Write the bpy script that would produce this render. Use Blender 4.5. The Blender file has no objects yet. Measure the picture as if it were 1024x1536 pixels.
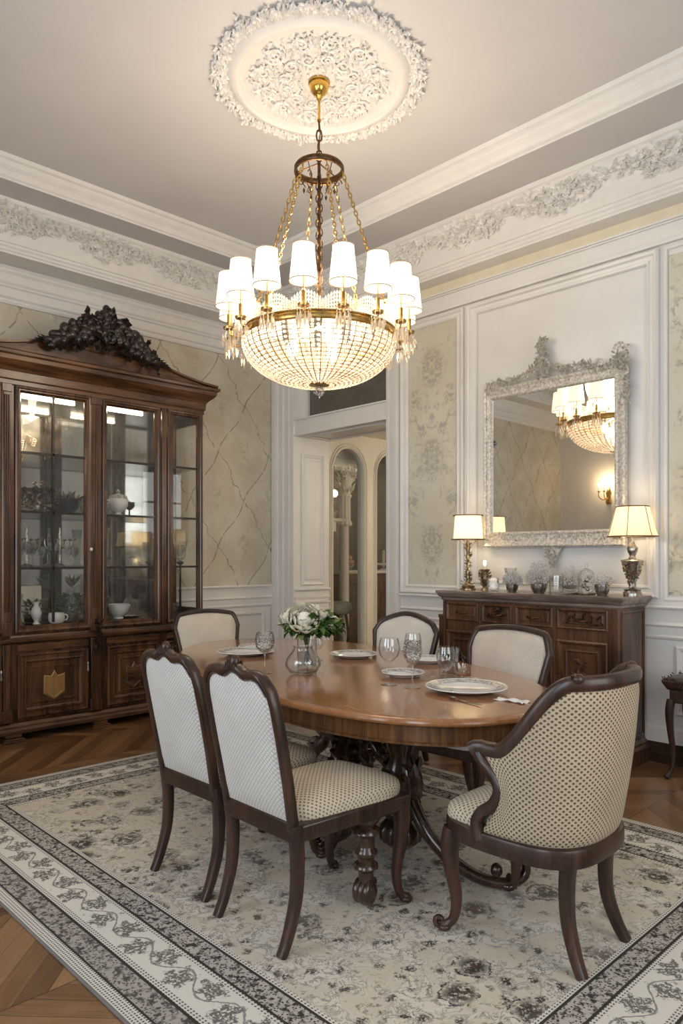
import bpy, math, random
from mathutils import Vector, Matrix
RND = random.Random(7)
PI = math.pi
sc = bpy.context.scene
COL = sc.collection
V3 = Vector

# ---------------------------------------------------------------- mesh building
class MB:
    def __init__(s):
        s.v = []; s.f = []; s.uv = {}
    def add(s, vs, fs, uvs=None):
        b = len(s.v); s.v.extend([tuple(p) for p in vs]); s.f.extend([tuple(b + i for i in q) for q in fs])
        if uvs:
            for i, t in enumerate(uvs): s.uv[b + i] = t
        return s
    def box(s, x0, x1, y0, y1, z0, z1):
        return s.add([(x0,y0,z0),(x1,y0,z0),(x1,y1,z0),(x0,y1,z0),(x0,y0,z1),(x1,y0,z1),(x1,y1,z1),(x0,y1,z1)],
              [(3,2,1,0),(4,5,6,7),(0,1,5,4),(1,2,6,5),(2,3,7,6),(3,0,4,7)])
    def rings(s, rs, closed=True, cap0=False, cap1=False, loop=False):
        n = len(rs[0]); vs = [p for r in rs for p in r]; fs = []
        m = len(rs)
        for i in range(m if loop else m - 1):
            a = i * n; b = ((i + 1) % m) * n
            for j in range(n if closed else n - 1):
                k = (j + 1) % n
                fs.append((a + j, a + k, b + k, b + j))
        if cap0: fs.append(tuple(range(n - 1, -1, -1)))
        if cap1: fs.append(tuple((m - 1) * n + j for j in range(n)))
        return s.add(vs, fs)
    def lathe(s, prof, c=(0,0,0), n=24, cap=True, sx=1, sy=1, flute=0, nf=8):
        rs = []
        for r, z in prof:
            rs.append([(c[0] + sx*r*(1+flute*math.cos(nf*2*PI*k/n))*math.cos(2*PI*k/n), c[1] + sy*r*(1+flute*math.cos(nf*2*PI*k/n))*math.sin(2*PI*k/n), c[2] + z) for k in range(n)])
        return s.rings(rs, True, cap, cap)
    def sweep(s, path, rad, n=8, up=(0,0,1), closed=False, sq=2.0, cap=True):
        P = [V3(p) for p in path]; m = len(P); up = V3(up); rs = []
        if not isinstance(rad, (list,)): rad = [rad] * m
        last = None
        for i in range(m):
            if closed: T = P[(i+1) % m] - P[i-1]
            else: T = P[min(i+1, m-1)] - P[max(i-1, 0)]
            if T.length < 1e-9: T = V3((0,0,1))
            T.normalize()
            u = up
            S = T.cross(u)
            if S.length < .15: S = last.copy() if last else T.cross(V3((1,.01,0)))
            S = S - T * S.dot(T); S.normalize()
            if last and S.dot(last) < -.2: S = -S
            last = S; B = S.cross(T)
            r = rad[i]; ra, rb = (r if isinstance(r, tuple) else (r, r))
            ring = []
            for k in range(n):
                t = 2*PI*(k+.5)/n; c = math.cos(t); d = math.sin(t)
                e = 2/sq
                cc = abs(c)**e * (1 if c >= 0 else -1); dd = abs(d)**e * (1 if d >= 0 else -1)
                ring.append(P[i] + S*(ra*cc) + B*(rb*dd))
            rs.append(ring)
        return s.rings(rs, True, cap and not closed, cap and not closed, loop=closed)
    def sphere(s, c, r, nu=12, nv=8):
        if not isinstance(r, tuple): r = (r, r, r)
        rs = []
        for i in range(nv + 1):
            a = PI * i / nv; q = max(math.sin(a), .02)
            rs.append([(c[0]+r[0]*q*math.cos(2*PI*k/nu), c[1]+r[1]*q*math.sin(2*PI*k/nu), c[2]-r[2]*math.cos(a)) for k in range(nu)])
        return s.rings(rs, True, True, True)
    def octa(s, c, a, b, up=V3((0,0,1))):
        c = V3(c); u = V3(up).normalized(); x = u.orthogonal().normalized(); y = u.cross(x)
        return s.add([c+x*a, c+y*a, c-x*a, c-y*a, c+u*b, c-u*b], [(0,1,4),(1,2,4),(2,3,4),(3,0,4),(1,0,5),(2,1,5),(3,2,5),(0,3,5)])
    def leaf(s, p, d, n, L, W, H):
        p = V3(p); d = V3(d).normalized(); n = V3(n).normalized(); q = d.cross(n).normalized()
        m = p + d*(L*.45)
        return s.add([p - n*H*.3, p + d*L + n*H*.35, m + q*W/2 - n*H*.2, m - q*W/2 - n*H*.2, m + n*H], [(0,2,4),(2,1,4),(1,3,4),(3,0,4),(0,3,1,2)])
    def scroll(s, p, a, b, R0, turns, r, sgn=1, n=5, steps=None, start=0):
        p = V3(p); a = V3(a); b = V3(b); steps = steps or int(turns*10)
        path = []; rad = []
        for i in range(steps+1):
            t = i/steps; ang = start + sgn*turns*2*PI*t; rr = R0*(1-.82*t)
            path.append(p + a*(rr*math.cos(ang)) + b*(rr*math.sin(ang))); rad.append(r*(1-.35*t))
        return s.sweep(path, rad, n, up=a.cross(b))
    def grid(s, fn, nu, nv, closedu=False, uv=None):
        rs = []; uvs = []
        mu = nu if closedu else nu + 1
        for j in range(nv + 1):
            row = []
            for i in range(mu):
                row.append(tuple(fn(i/nu, j/nv)))
                if uv: uvs.append(uv(i/nu, j/nv))
            rs.append(row)
        b = len(s.v)
        s.rings(rs, closedu)
        if uv:
            for i, t in enumerate(uvs): s.uv[b + i] = t
        return s
    def build(s, name, mat, parent=None, smooth=35, bevel=0, loc=None, seg=2):
        me = bpy.data.meshes.new(name); me.from_pydata(s.v, [], s.f); me.materials.append(mat)
        if smooth:
            me.polygons.foreach_set('use_smooth', [True]*len(me.polygons))
            me.set_sharp_from_angle(angle=math.radians(smooth))
        if s.uv:
            l = me.uv_layers.new(name='UVMap')
            for lp in me.loops:
                l.data[lp.index].uv = s.uv.get(lp.vertex_index, (0,0))
        me.update()
        o = bpy.data.objects.new(name, me); COL.objects.link(o)
        if parent: o.parent = parent
        if loc: o.location = loc
        if bevel:
            m = o.modifiers.new('bevel', 'BEVEL'); m.width = bevel; m.segments = seg; m.limit_method = 'ANGLE'; m.angle_limit = math.radians(40)
        return o

def rectloft(mb, O, U, V, N, u0, u1, v0, v1, prof, cap=False):
    O, U, V, N = V3(O), V3(U), V3(V), V3(N)
    rs = []
    for i, h in prof:
        rs.append([O+U*(u0+i)+V*(v0+i)+N*h, O+U*(u1-i)+V*(v0+i)+N*h, O+U*(u1-i)+V*(v1-i)+N*h, O+U*(u0+i)+V*(v1-i)+N*h])
    if U.cross(V).dot(N) < 0: rs = [r[::-1] for r in rs]
    return mb.rings(rs, True, False, cap)
def empty(name, loc=(0,0,0), rz=0):
    o = bpy.data.objects.new(name, None); COL.objects.link(o); o.location = loc; o.rotation_euler = (0,0,rz); o.empty_display_size = .1
    return o
def tag(o, label=None, cat=None, group=None, kind=None):
    if label: o['label'] = label
    if cat: o['category'] = cat
    if group: o['group'] = group
    if kind: o['kind'] = kind
    return o
def structure(o): o['kind'] = 'structure'; return o
def copy_tree(o, parent=None):
    c = o.copy(); COL.objects.link(c); c.parent = parent
    for ch in list(o.children): copy_tree(ch, c)
    return c
def lerp(a, b, t): return a + (b-a)*t
def sstep(a, b, x):
    t = min(1, max(0, (x-a)/(b-a))); return t*t*(3-2*t)
def catmull(pts, k=6):
    P = [V3(p) for p in pts]; out = []
    for i in range(len(P)-1):
        p0 = P[max(i-1,0)]; p1 = P[i]; p2 = P[i+1]; p3 = P[min(i+2,len(P)-1)]
        for j in range(k):
            t = j/k
            out.append(.5*((2*p1)+(-p0+p2)*t+(2*p0-5*p1+4*p2-p3)*t*t+(-p0+3*p1-3*p2+p3)*t*t*t))
    out.append(P[-1]); return out
def interp(tab, x):
    if x <= tab[0][0]: return tab[0][1]
    for (a, b), (c, d) in zip(tab, tab[1:]):
        if x <= c: return b + (d-b)*(x-a)/(c-a)
    return tab[-1][1]

# ---------------------------------------------------------------- node helpers
class X:
    """tiny expression wrapper over Math nodes"""
    def __init__(s, nt, so): s.nt = nt; s.so = so
    def _m(s, op, o=None, c=None):
        n = s.nt.nodes.new('ShaderNodeMath'); n.operation = op
        s.nt.links.new(s.so, n.inputs[0])
        if o is not None:
            if isinstance(o, X): s.nt.links.new(o.so, n.inputs[1])
            else: n.inputs[1].default_value = o
        if c is not None: n.inputs[2].default_value = c
        return X(s.nt, n.outputs[0])
    def __add__(s, o): return s._m('ADD', o)
    def __radd__(s, o): return s._m('ADD', o)
    def __sub__(s, o): return s._m('SUBTRACT', o)
    def __rsub__(s, o): return s._m('MULTIPLY', -1)._m('ADD', o)
    def __mul__(s, o): return s._m('MULTIPLY', o)
    def __rmul__(s, o): return s._m('MULTIPLY', o)
    def __truediv__(s, o): return s._m('DIVIDE', o)
    def lt(s, o): return s._m('LESS_THAN', o)
    def gt(s, o): return s._m('GREATER_THAN', o)
    def mn(s, o): return s._m('MINIMUM', o)
    def mx(s, o): return s._m('MAXIMUM', o)
    def fr(s): return s._m('FRACT')
    def fl(s): return s._m('FLOOR')
    def ab(s): return s._m('ABSOLUTE')
    def sin(s): return s._m('SINE')
    def cos(s): return s._m('COSINE')
    def sqrt(s): return s._m('SQRT')
    def pw(s, o): return s._m('POWER', o)
    def at2(s, o): return s._m('ARCTAN2', o)
    def clamp(s):
        r = s._m('ADD', 0.0); r.so.node.use_clamp = True; return r
    def between(s, a, b): return s.gt(a) * s.lt(b)
    def smooth(s, a, b):
        n = s.nt.nodes.new('ShaderNodeMapRange'); n.interpolation_type = 'SMOOTHSTEP'
        s.nt.links.new(s.so, n.inputs[0]); n.inputs[1].default_value = a; n.inputs[2].default_value = b
        return X(s.nt, n.outputs[0])

def newmat(name):
    m = bpy.data.materials.new(name); m.use_nodes = True; nt = m.node_tree
    return m, nt, nt.nodes['Principled BSDF']
def setp(b, **k):
    for a, v in k.items():
        a = {'rough':'Roughness','metal':'Metallic','coat':'Coat Weight','coatr':'Coat Roughness','spec':'Specular IOR Level','sheen':'Sheen Weight','sss':'Subsurface Weight','es':'Emission Strength','alpha':'Alpha','ior':'IOR'}.get(a, a)
        b.inputs[a].default_value = v
def coords(nt, kind='Object'):
    t = nt.nodes.new('ShaderNodeTexCoord'); s = nt.nodes.new('ShaderNodeSeparateXYZ')
    nt.links.new(t.outputs[kind], s.inputs[0])
    return X(nt, s.outputs[0]), X(nt, s.outputs[1]), X(nt, s.outputs[2]), t.outputs[kind]
def comb(nt, x, y, z=None):
    c = nt.nodes.new('ShaderNodeCombineXYZ')
    for i, q in enumerate((x, y, z)):
        if q is None: continue
        if isinstance(q, X): nt.links.new(q.so, c.inputs[i])
        else: c.inputs[i].default_value = q
    return c.outputs[0]
def noise(nt, vec, scale, detail=4, rough=.55, dist=0, col=False):
    n = nt.nodes.new('ShaderNodeTexNoise'); nt.links.new(vec, n.inputs['Vector'])
    n.inputs['Scale'].default_value = scale; n.inputs['Detail'].default_value = detail; n.inputs['Roughness'].default_value = rough; n.inputs['Distortion'].default_value = dist
    return X(nt, n.outputs[0])
def voro(nt, vec, scale, feat='F1', out=0, rnd=1.0):
    n = nt.nodes.new('ShaderNodeTexVoronoi'); n.feature = feat; nt.links.new(vec, n.inputs['Vector']); n.inputs['Scale'].default_value = scale
    n.inputs['Randomness'].default_value = rnd
    return X(nt, n.outputs[out])
def mixc(nt, fac, a, b):
    n = nt.nodes.new('ShaderNodeMix'); n.data_type = 'RGBA'
    if isinstance(fac, X): nt.links.new(fac.so, n.inputs[0])
    else: n.inputs[0].default_value = fac
    for i, q in ((6, a), (7, b)):
        if isinstance(q, tuple): n.inputs[i].default_value = (*q, 1)
        else: nt.links.new(q, n.inputs[i])
    return n.outputs[2]
def bump(nt, b, h, strength=.3, dist=.01):
    n = nt.nodes.new('ShaderNodeBump'); nt.links.new(h.so, n.inputs['Height']); n.inputs['Strength'].default_value = strength; n.inputs['Distance'].default_value = dist
    nt.links.new(n.outputs[0], b.inputs['Normal'])
def plain(name, col, rough=.5, metal=0, vary=.0, vs=8, bmp=0, bs=60, **k):
    m, nt, b = newmat(name); setp(b, rough=rough, metal=metal, **k)
    x, y, z, v = coords(nt)
    n = noise(nt, v, vs, 3)
    c2 = tuple(max(0, c*(1-vary)) for c in col)
    nt.links.new(mixc(nt, n.smooth(.35, .65), col, c2), b.inputs['Base Color'])
    if bmp: bump(nt, b, noise(nt, v, bs, 3), bmp, .004)
    return m
def wood(name, dark, light, axis='z', rough=.32, scale=1.0, coat=.25, fig=0.0):
    m, nt, b = newmat(name); setp(b, rough=rough, coat=coat, coatr=.15)
    x, y, z, v = coords(nt)
    st = {'x':(1.2,14,14),'y':(14,1.2,14),'z':(14,14,1.2)}[axis]
    vec = comb(nt, x*(st[0]*scale), y*(st[1]*scale), z*(st[2]*scale))
    n1 = noise(nt, vec, 1.3, 5, .6, .6)
    vec2 = comb(nt, x*(st[0]*scale*4), y*(st[1]*scale*4), z*(st[2]*scale*2))
    n2 = noise(nt, vec2, 2.0, 3, .6)
    n3 = noise(nt, v, 2.2*scale, 3, .5)
    t = (n1*.75 + n2*.25 + (n3 - .5)*.5).smooth(.3, .72)
    nt.links.new(mixc(nt, t, dark, light), b.inputs['Base Color'])
    bump(nt, b, n2, .08, .002)
    return m
def fabric(name, base, dot, s=.0135, rad=.3, kind='dots', rough=.9, b2=None):
    m, nt, b = newmat(name); setp(b, rough=rough, sheen=.08)
    x, y, z, v = coords(nt, 'UV')
    k = .7071/s
    p = (x + y)*k; q = (x - y)*k
    fp = p.fr() - .5; fq = q.fr() - .5
    nz = noise(nt, v, 600, 2)
    if kind == 'dots':
        d = (fp*fp + fq*fq).sqrt()
        t = 1 - d.smooth(rad*.62, rad*1.12)
        h = d.smooth(.1, .6)
        bp = (q - p*.0).fl()
    else:
        e = fp.ab().mx(fq.ab())
        t = (e.gt(.5-rad)).clamp() * ((p*3).fr()*.4+.6)
        h = 1 - e.smooth(.2, .5)
    big = noise(nt, v, 5, 2)
    base2 = b2 or tuple(c*.88 for c in base)
    cb = mixc(nt, big.smooth(.3,.7), base, base2)
    cb = mixc(nt, nz*.25, cb, tuple(c*.6 for c in base))
    nt.links.new(mixc(nt, t*.9, cb, dot), b.inputs['Base Color'])
    bump(nt, b, h + nz*.3, .5, .003)
    return m
def glassy(name, tint=(.97,.98,.98), edge=(.45,.48,.5), rough=.02, base=.06, flute=0):
    m, nt, b = newmat(name); nt.nodes.remove(b); out = nt.nodes['Material Output']
    lw = nt.nodes.new('ShaderNodeLayerWeight'); lw.inputs[0].default_value = .5
    tr = nt.nodes.new('ShaderNodeBsdfTransparent'); gl = nt.nodes.new('ShaderNodeBsdfGlossy'); gl.inputs['Roughness'].default_value = rough
    f = X(nt, lw.outputs['Facing']).smooth(.45, 1.0)
    nt.links.new(mixc(nt, f, tint, edge), tr.inputs[0])
    if flute:
        x, y, z, v = coords(nt)
        h = voro(nt, v, flute, 'F1')
        bn = nt.nodes.new('ShaderNodeBump'); nt.links.new(h.so, bn.inputs['Height']); bn.inputs['Strength'].default_value = .9; bn.inputs['Distance'].default_value = .01
        nt.links.new(bn.outputs[0], gl.inputs['Normal']); nt.links.new(bn.outputs[0], lw.inputs['Normal'])
    mx = nt.nodes.new('ShaderNodeMixShader')
    fac = (X(nt, lw.outputs['Facing']).pw(4.0)*.85 + base).clamp()
    nt.links.new(fac.so, mx.inputs[0]); nt.links.new(tr.outputs[0], mx.inputs[1]); nt.links.new(gl.outputs[0], mx.inputs[2]); nt.links.new(mx.outputs[0], out.inputs[0])
    return m
def glow(name, col, strength, surf=(.9,.85,.75), translucent=True):
    m, nt, b = newmat(name); setp(b, rough=.8, es=strength); b.inputs['Base Color'].default_value = (*surf, 1); b.inputs['Emission Color'].default_value = (*col, 1)
    return m

M = {}
M['plaster'] = plain('white plaster', (.80,.775,.735), .55, vary=.04, bmp=.05, bs=40)
M['ceiling'] = plain('ceiling paint', (.69,.665,.65), .7, vary=.04, vs=1.5)
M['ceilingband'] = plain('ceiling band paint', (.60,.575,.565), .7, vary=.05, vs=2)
M['ornament'] = plain('ornament plaster', (.90,.87,.82), .5, vary=.03, vs=30)
M['joinery'] = plain('painted joinery', (.80,.785,.75), .38, vary=.04, vs=3)
M['cream'] = plain('warm glow paint', (.78,.70,.52), .5, vary=.05)  # cream tint stands in for warm light on the wall strip
M['hallwall'] = plain('hall plaster', (.80,.76,.66), .5, vary=.04)
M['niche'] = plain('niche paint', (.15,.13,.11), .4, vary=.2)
M['cabinet'] = wood('walnut', (.026,.011,.005), (.145,.062,.024), 'z', .26)
M['cabineth'] = wood('walnut horizontal', (.030,.013,.006), (.17,.073,.028), 'x', .26)
M['carving'] = plain('dark carved wood', (.022,.014,.010), .32, vary=.5, vs=40, coat=.3)
M['inlay'] = wood('inlay wood', (.20,.10,.03), (.42,.24,.085), 'z', .3)
M['sidewood'] = wood('sideboard wood', (.030,.013,.006), (.17,.075,.034), 'z', .33, 1.4)
M['sidetop'] = wood('sideboard top wood', (.10,.065,.05), (.30,.23,.19), 'y', .25)
M['tabletop'] = wood('polished mahogany', (.26,.095,.030), (.46,.20,.065), 'y', .17, .6, coat=.6)
M['apron'] = wood('burr mahogany', (.065,.027,.011), (.25,.115,.042), 'z', .26, 1.2, coat=.4)
M['tableleg'] = wood('dark carved leg wood', (.012,.006,.004), (.062,.029,.015), 'z', .24, 1.5, coat=.5)
M['chairwood'] = wood('dark chair wood', (.018,.008,.005), (.072,.031,.018), 'z', .36, 1.4, coat=.15)
M['fabdots'] = fabric('dotted upholstery', (.52,.42,.285), (.06,.034,.018), rad=.34)
M['fabseat'] = fabric('dotted seat upholstery', (.68,.59,.44), (.13,.085,.05), s=.0145, rad=.3)
M['fabback'] = fabric('woven pale upholstery', (.74,.71,.66), (.40,.36,.31), s=.0125, rad=.13, kind='weave')
M['fabcream'] = fabric('cream upholstery', (.78,.70,.56), (.66,.58,.45), s=.008, rad=.25)
M['fabcream2'] = fabric('off white upholstery', (.80,.76,.68), (.74,.70,.62), s=.008, rad=.25)
M['fabpeach'] = fabric('small dotted upholstery', (.76,.68,.58), (.38,.28,.20), s=.009, rad=.26)
M['gold'] = plain('gilt brass', (.62,.40,.13), .28, 1.0, vary=.35, vs=30)
M['oldgold'] = plain('antique gilt', (.50,.39,.24), .32, .9, vary=.55, vs=50)
M['cagewire'] = plain('aged brass wire', (.30,.17,.07), .4, .5, vary=.2)
M['brass'] = plain('polished brass', (.80,.50,.12), .2, 1.0, vary=.1)
M['bronze'] = plain('bronze', (.16,.085,.035), .35, .8, vary=.5, vs=40)
M['silver'] = plain('antique silver', (.62,.58,.52), .3, 1.0, vary=.6, vs=45)
M['mirror'] = plain('mirror silvering', (.80,.80,.78), .015, 1.0)
M['frame'] = plain('antiqued silver frame', (.80,.75,.66), .36, .2, vary=.38, vs=55, bmp=.7, bs=130)
M['glass'] = glassy('window glass', base=.03)
M['cabglass'] = glassy('cabinet glass', (.90,.91,.90), (.8,.8,.8), base=.08, rough=.01)
M['crystal'] = glassy('cut crystal', (.97,.98,.98), (.66,.68,.68), .05, .14, flute=90)
M['clear'] = glassy('clear glass', (.99,.995,.995), (.74,.77,.77), .015, .085)
M['darkglass'] = plain('dark pane', (.035,.035,.035), .06, vary=.3, vs=2, coat=1.0)
M['china'] = plain('white china', (.82,.81,.78), .15, vary=.03, coat=.4)
M['chinapat'] = plain('patterned china rim', (.66,.65,.62), .2, vary=.6, vs=75)
M['darkchina'] = plain('dark glaze', (.03,.03,.035), .2, vary=.4, vs=20)
M['leafgreen'] = plain('leaf green', (.06,.155,.025), .45, vary=.6, vs=30)
M['leaflight'] = plain('light leaf green', (.22,.33,.08), .45, vary=.4, vs=30)
M['petal'] = plain('cream petals', (.90,.86,.70), .55, vary=.08, vs=12, sss=.0)
M['pinkpetal'] = plain('peach petals', (.80,.50,.38), .6, vary=.25, vs=30)
M['spray'] = plain('dried white blossom', (.72,.70,.68), .7, vary=.2, vs=60)
M['stem'] = plain('pale stem', (.45,.42,.36), .6, vary=.3)
M['mint'] = plain('mint upholstery', (.42,.50,.45), .5, vary=.1)
M['shade'] = glow('lit fabric shade', (1.0,.85,.64), .95)
M['shadetop'] = plain('shade trim', (.62,.48,.34), .7, vary=.1)
def lshade(name, col, em):
    m, nt, b = newmat(name); nt.nodes.remove(b); out = nt.nodes['Material Output']
    tl = nt.nodes.new('ShaderNodeBsdfTranslucent'); tl.inputs[0].default_value = (.85,.72,.50,1)
    df = nt.nodes.new('ShaderNodeBsdfDiffuse'); df.inputs[0].default_value = (.80,.72,.56,1)
    em_ = nt.nodes.new('ShaderNodeEmission'); em_.inputs[0].default_value = (*col,1); em_.inputs[1].default_value = em
    a = nt.nodes.new('ShaderNodeMixShader'); a.inputs[0].default_value = .45
    c = nt.nodes.new('ShaderNodeAddShader')
    nt.links.new(tl.outputs[0], a.inputs[1]); nt.links.new(df.outputs[0], a.inputs[2]); nt.links.new(a.outputs[0], c.inputs[0]); nt.links.new(em_.outputs[0], c.inputs[1]); nt.links.new(c.outputs[0], out.inputs[0]); return m
M['lampshade'] = lshade('lit lamp shade', (1.0,.76,.46), .62)
M['lampshade2'] = lshade('lit pleated lamp shade', (1.0,.72,.40), .48)
M['trimbrown'] = plain('shade braid', (.16,.09,.04), .5)
M['fillstrip'] = glow('added cabinet glow', (1.0,.84,.62), 14)  # emission for the strips added inside the china cabinet
M['bulb'] = glow('lit bulb', (1.0,.80,.52), 14)
M['flame'] = glow('lit candle bulb', (1.0,.70,.32), 18)
M['ivory'] = plain('ivory', (.80,.74,.60), .5)
M['darkbase'] = plain('dark skirting wood', (.045,.022,.012), .3, vary=.3)
M['white'] = plain('white enamel', (.85,.85,.84), .2)

def crystal_bead():
    m, nt, b = newmat('chandelier bead'); nt.nodes.remove(b); out = nt.nodes['Material Output']
    tl = nt.nodes.new('ShaderNodeBsdfTranslucent'); tl.inputs[0].default_value = (1.0,.95,.87,1)
    gl = nt.nodes.new('ShaderNodeBsdfGlossy'); gl.inputs[0].default_value = (1,.97,.92,1); gl.inputs['Roughness'].default_value = .12
    tr = nt.nodes.new('ShaderNodeBsdfTransparent'); tr.inputs[0].default_value = (1,.97,.93,1)
    a = nt.nodes.new('ShaderNodeMixShader'); a.inputs[0].default_value = .4
    c = nt.nodes.new('ShaderNodeMixShader'); c.inputs[0].default_value = .35
    nt.links.new(tl.outputs[0], a.inputs[1]); nt.links.new(gl.outputs[0], a.inputs[2])
    nt.links.new(a.outputs[0], c.inputs[1]); nt.links.new(tr.outputs[0], c.inputs[2]); nt.links.new(c.outputs[0], out.inputs[0])
    return m
M['bead'] = crystal_bead()

def wallpaper_left():
    m, nt, b = newmat('ogee wallpaper'); setp(b, rough=.6)
    x, y, z, v = coords(nt)
    w1 = noise(nt, v, 9, 3) - .5; w2 = noise(nt, v, 2.5, 2) - .5
    a = (x - 4.60)*(1/.66) + w1*.16 + (z*12.8).sin()*.035; c = (z - 2.97)*(1/.98) + w1*.10 + w2*.06
    l1 = ((a + c + .5).fr() - .5).ab(); l2 = ((a - c + .5).fr() - .5).ab()
    ln = 1 - l1.mn(l2).smooth(.004, .016)
    brk = noise(nt, v, 14, 3).smooth(.33, .5)
    mot = noise(nt, v, 3.2, 5, .6).smooth(.38, .68)
    # medallion sprig in each diamond
    fa = (a + .5).fr() - .5; fc = (c).fr() - .5
    fa2 = (a).fr() - .5; fc2 = (c + .5).fr() - .5
    d1 = (fa*fa*2.2 + fc*fc).sqrt(); d2 = (fa2*fa2*2.2 + fc2*fc2).sqrt()
    sp = (1 - d1.mn(d2).smooth(.05, .26)) * noise(nt, v, 16, 5, .65).smooth(.46, .60)
    c0 = mixc(nt, mot, (.555,.50,.385), (.645,.60,.49))
    c1 = mixc(nt, sp*.45, c0, (.36,.33,.22))
    c2 = mixc(nt, ln*brk*.75, c1, (.20,.165,.11))
    nt.links.new(c2, b.inputs['Base Color']); return m
def wallpaper_right(name, centers, ink):
    m, nt, b = newmat(name); setp(b, rough=.6)
    x, y, z, v = coords(nt)
    yy = (y - centers).ab()
    vec = comb(nt, yy, z, 0.0)
    n1 = noise(nt, vec, 11, 6, .68, .8); n2 = noise(nt, vec, 3.0, 3, .5, .4)
    f = n1.smooth(.48, .62) * n2.smooth(.40, .60)
    # urns and bouquets up the middle
    t = ((z - 1.28)*(1/.78)).fr()
    blob = ((yy*4.2)*(yy*4.2) + (t - .28)*(t - .28)*5.5).sqrt()
    u = (1 - blob.smooth(.38, .66)) * noise(nt, vec, 28, 5, .7).smooth(.40, .58)
    edge = noise(nt, v, 2.2, 4).smooth(.3, .7)
    c0 = mixc(nt, edge, (.64,.60,.47), (.70,.67,.56))
    c1 = mixc(nt, (f.mx(u))*.8, c0, ink)
    nt.links.new(c1, b.inputs['Base Color']); return m
M['paperL'] = wallpaper_left()
M['paperR'] = wallpaper_right('damask wallpaper', 4.015, (.40,.38,.31))
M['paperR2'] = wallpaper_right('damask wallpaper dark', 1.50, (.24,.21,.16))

def floor_mat():
    m, nt, b = newmat('chevron parquet'); setp(b, rough=.28, coat=.3, coatr=.12)
    x, y, z, v = coords(nt)
    W = .62
    # rotate the field so that strips run across the room diagonally
    sx = (y - 2.33)*(1/W); col = sx.fl(); fx = sx.fr() - .5
    par = (col*.5).fr().gt(.25)*2 - 1
    k = x + y*par*.95
    pl = k*(1/.115); idx = pl.fl(); gap = (pl.fr() - .5).ab().gt(.485)
    rv = voro(nt, comb(nt, idx*7.31 + col*3.7, col*5.13, 0.0), 1.0, 'F1', 1)
    wn = nt.nodes.new('ShaderNodeTexWhiteNoise'); nt.links.new(comb(nt, idx, col, 0.0), wn.inputs[0]); r = X(nt, wn.outputs[0])
    gr = noise(nt, comb(nt, (y - x*par)*3.0, k*45, idx), 1.0, 5, .6, .4)
    t = (r*.55 + gr*.55).smooth(.2, .95)
    c = mixc(nt, t, (.12,.055,.022), (.35,.19,.085))
    seam = gap.mx((fx.ab()).gt(.496))
    c = mixc(nt, seam*.75, c, (.03,.015,.008))
    nt.links.new(c, b.inputs['Base Color']); bump(nt, b, gr*.3 - seam, .12, .002); return m
M['floor'] = floor_mat()

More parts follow.
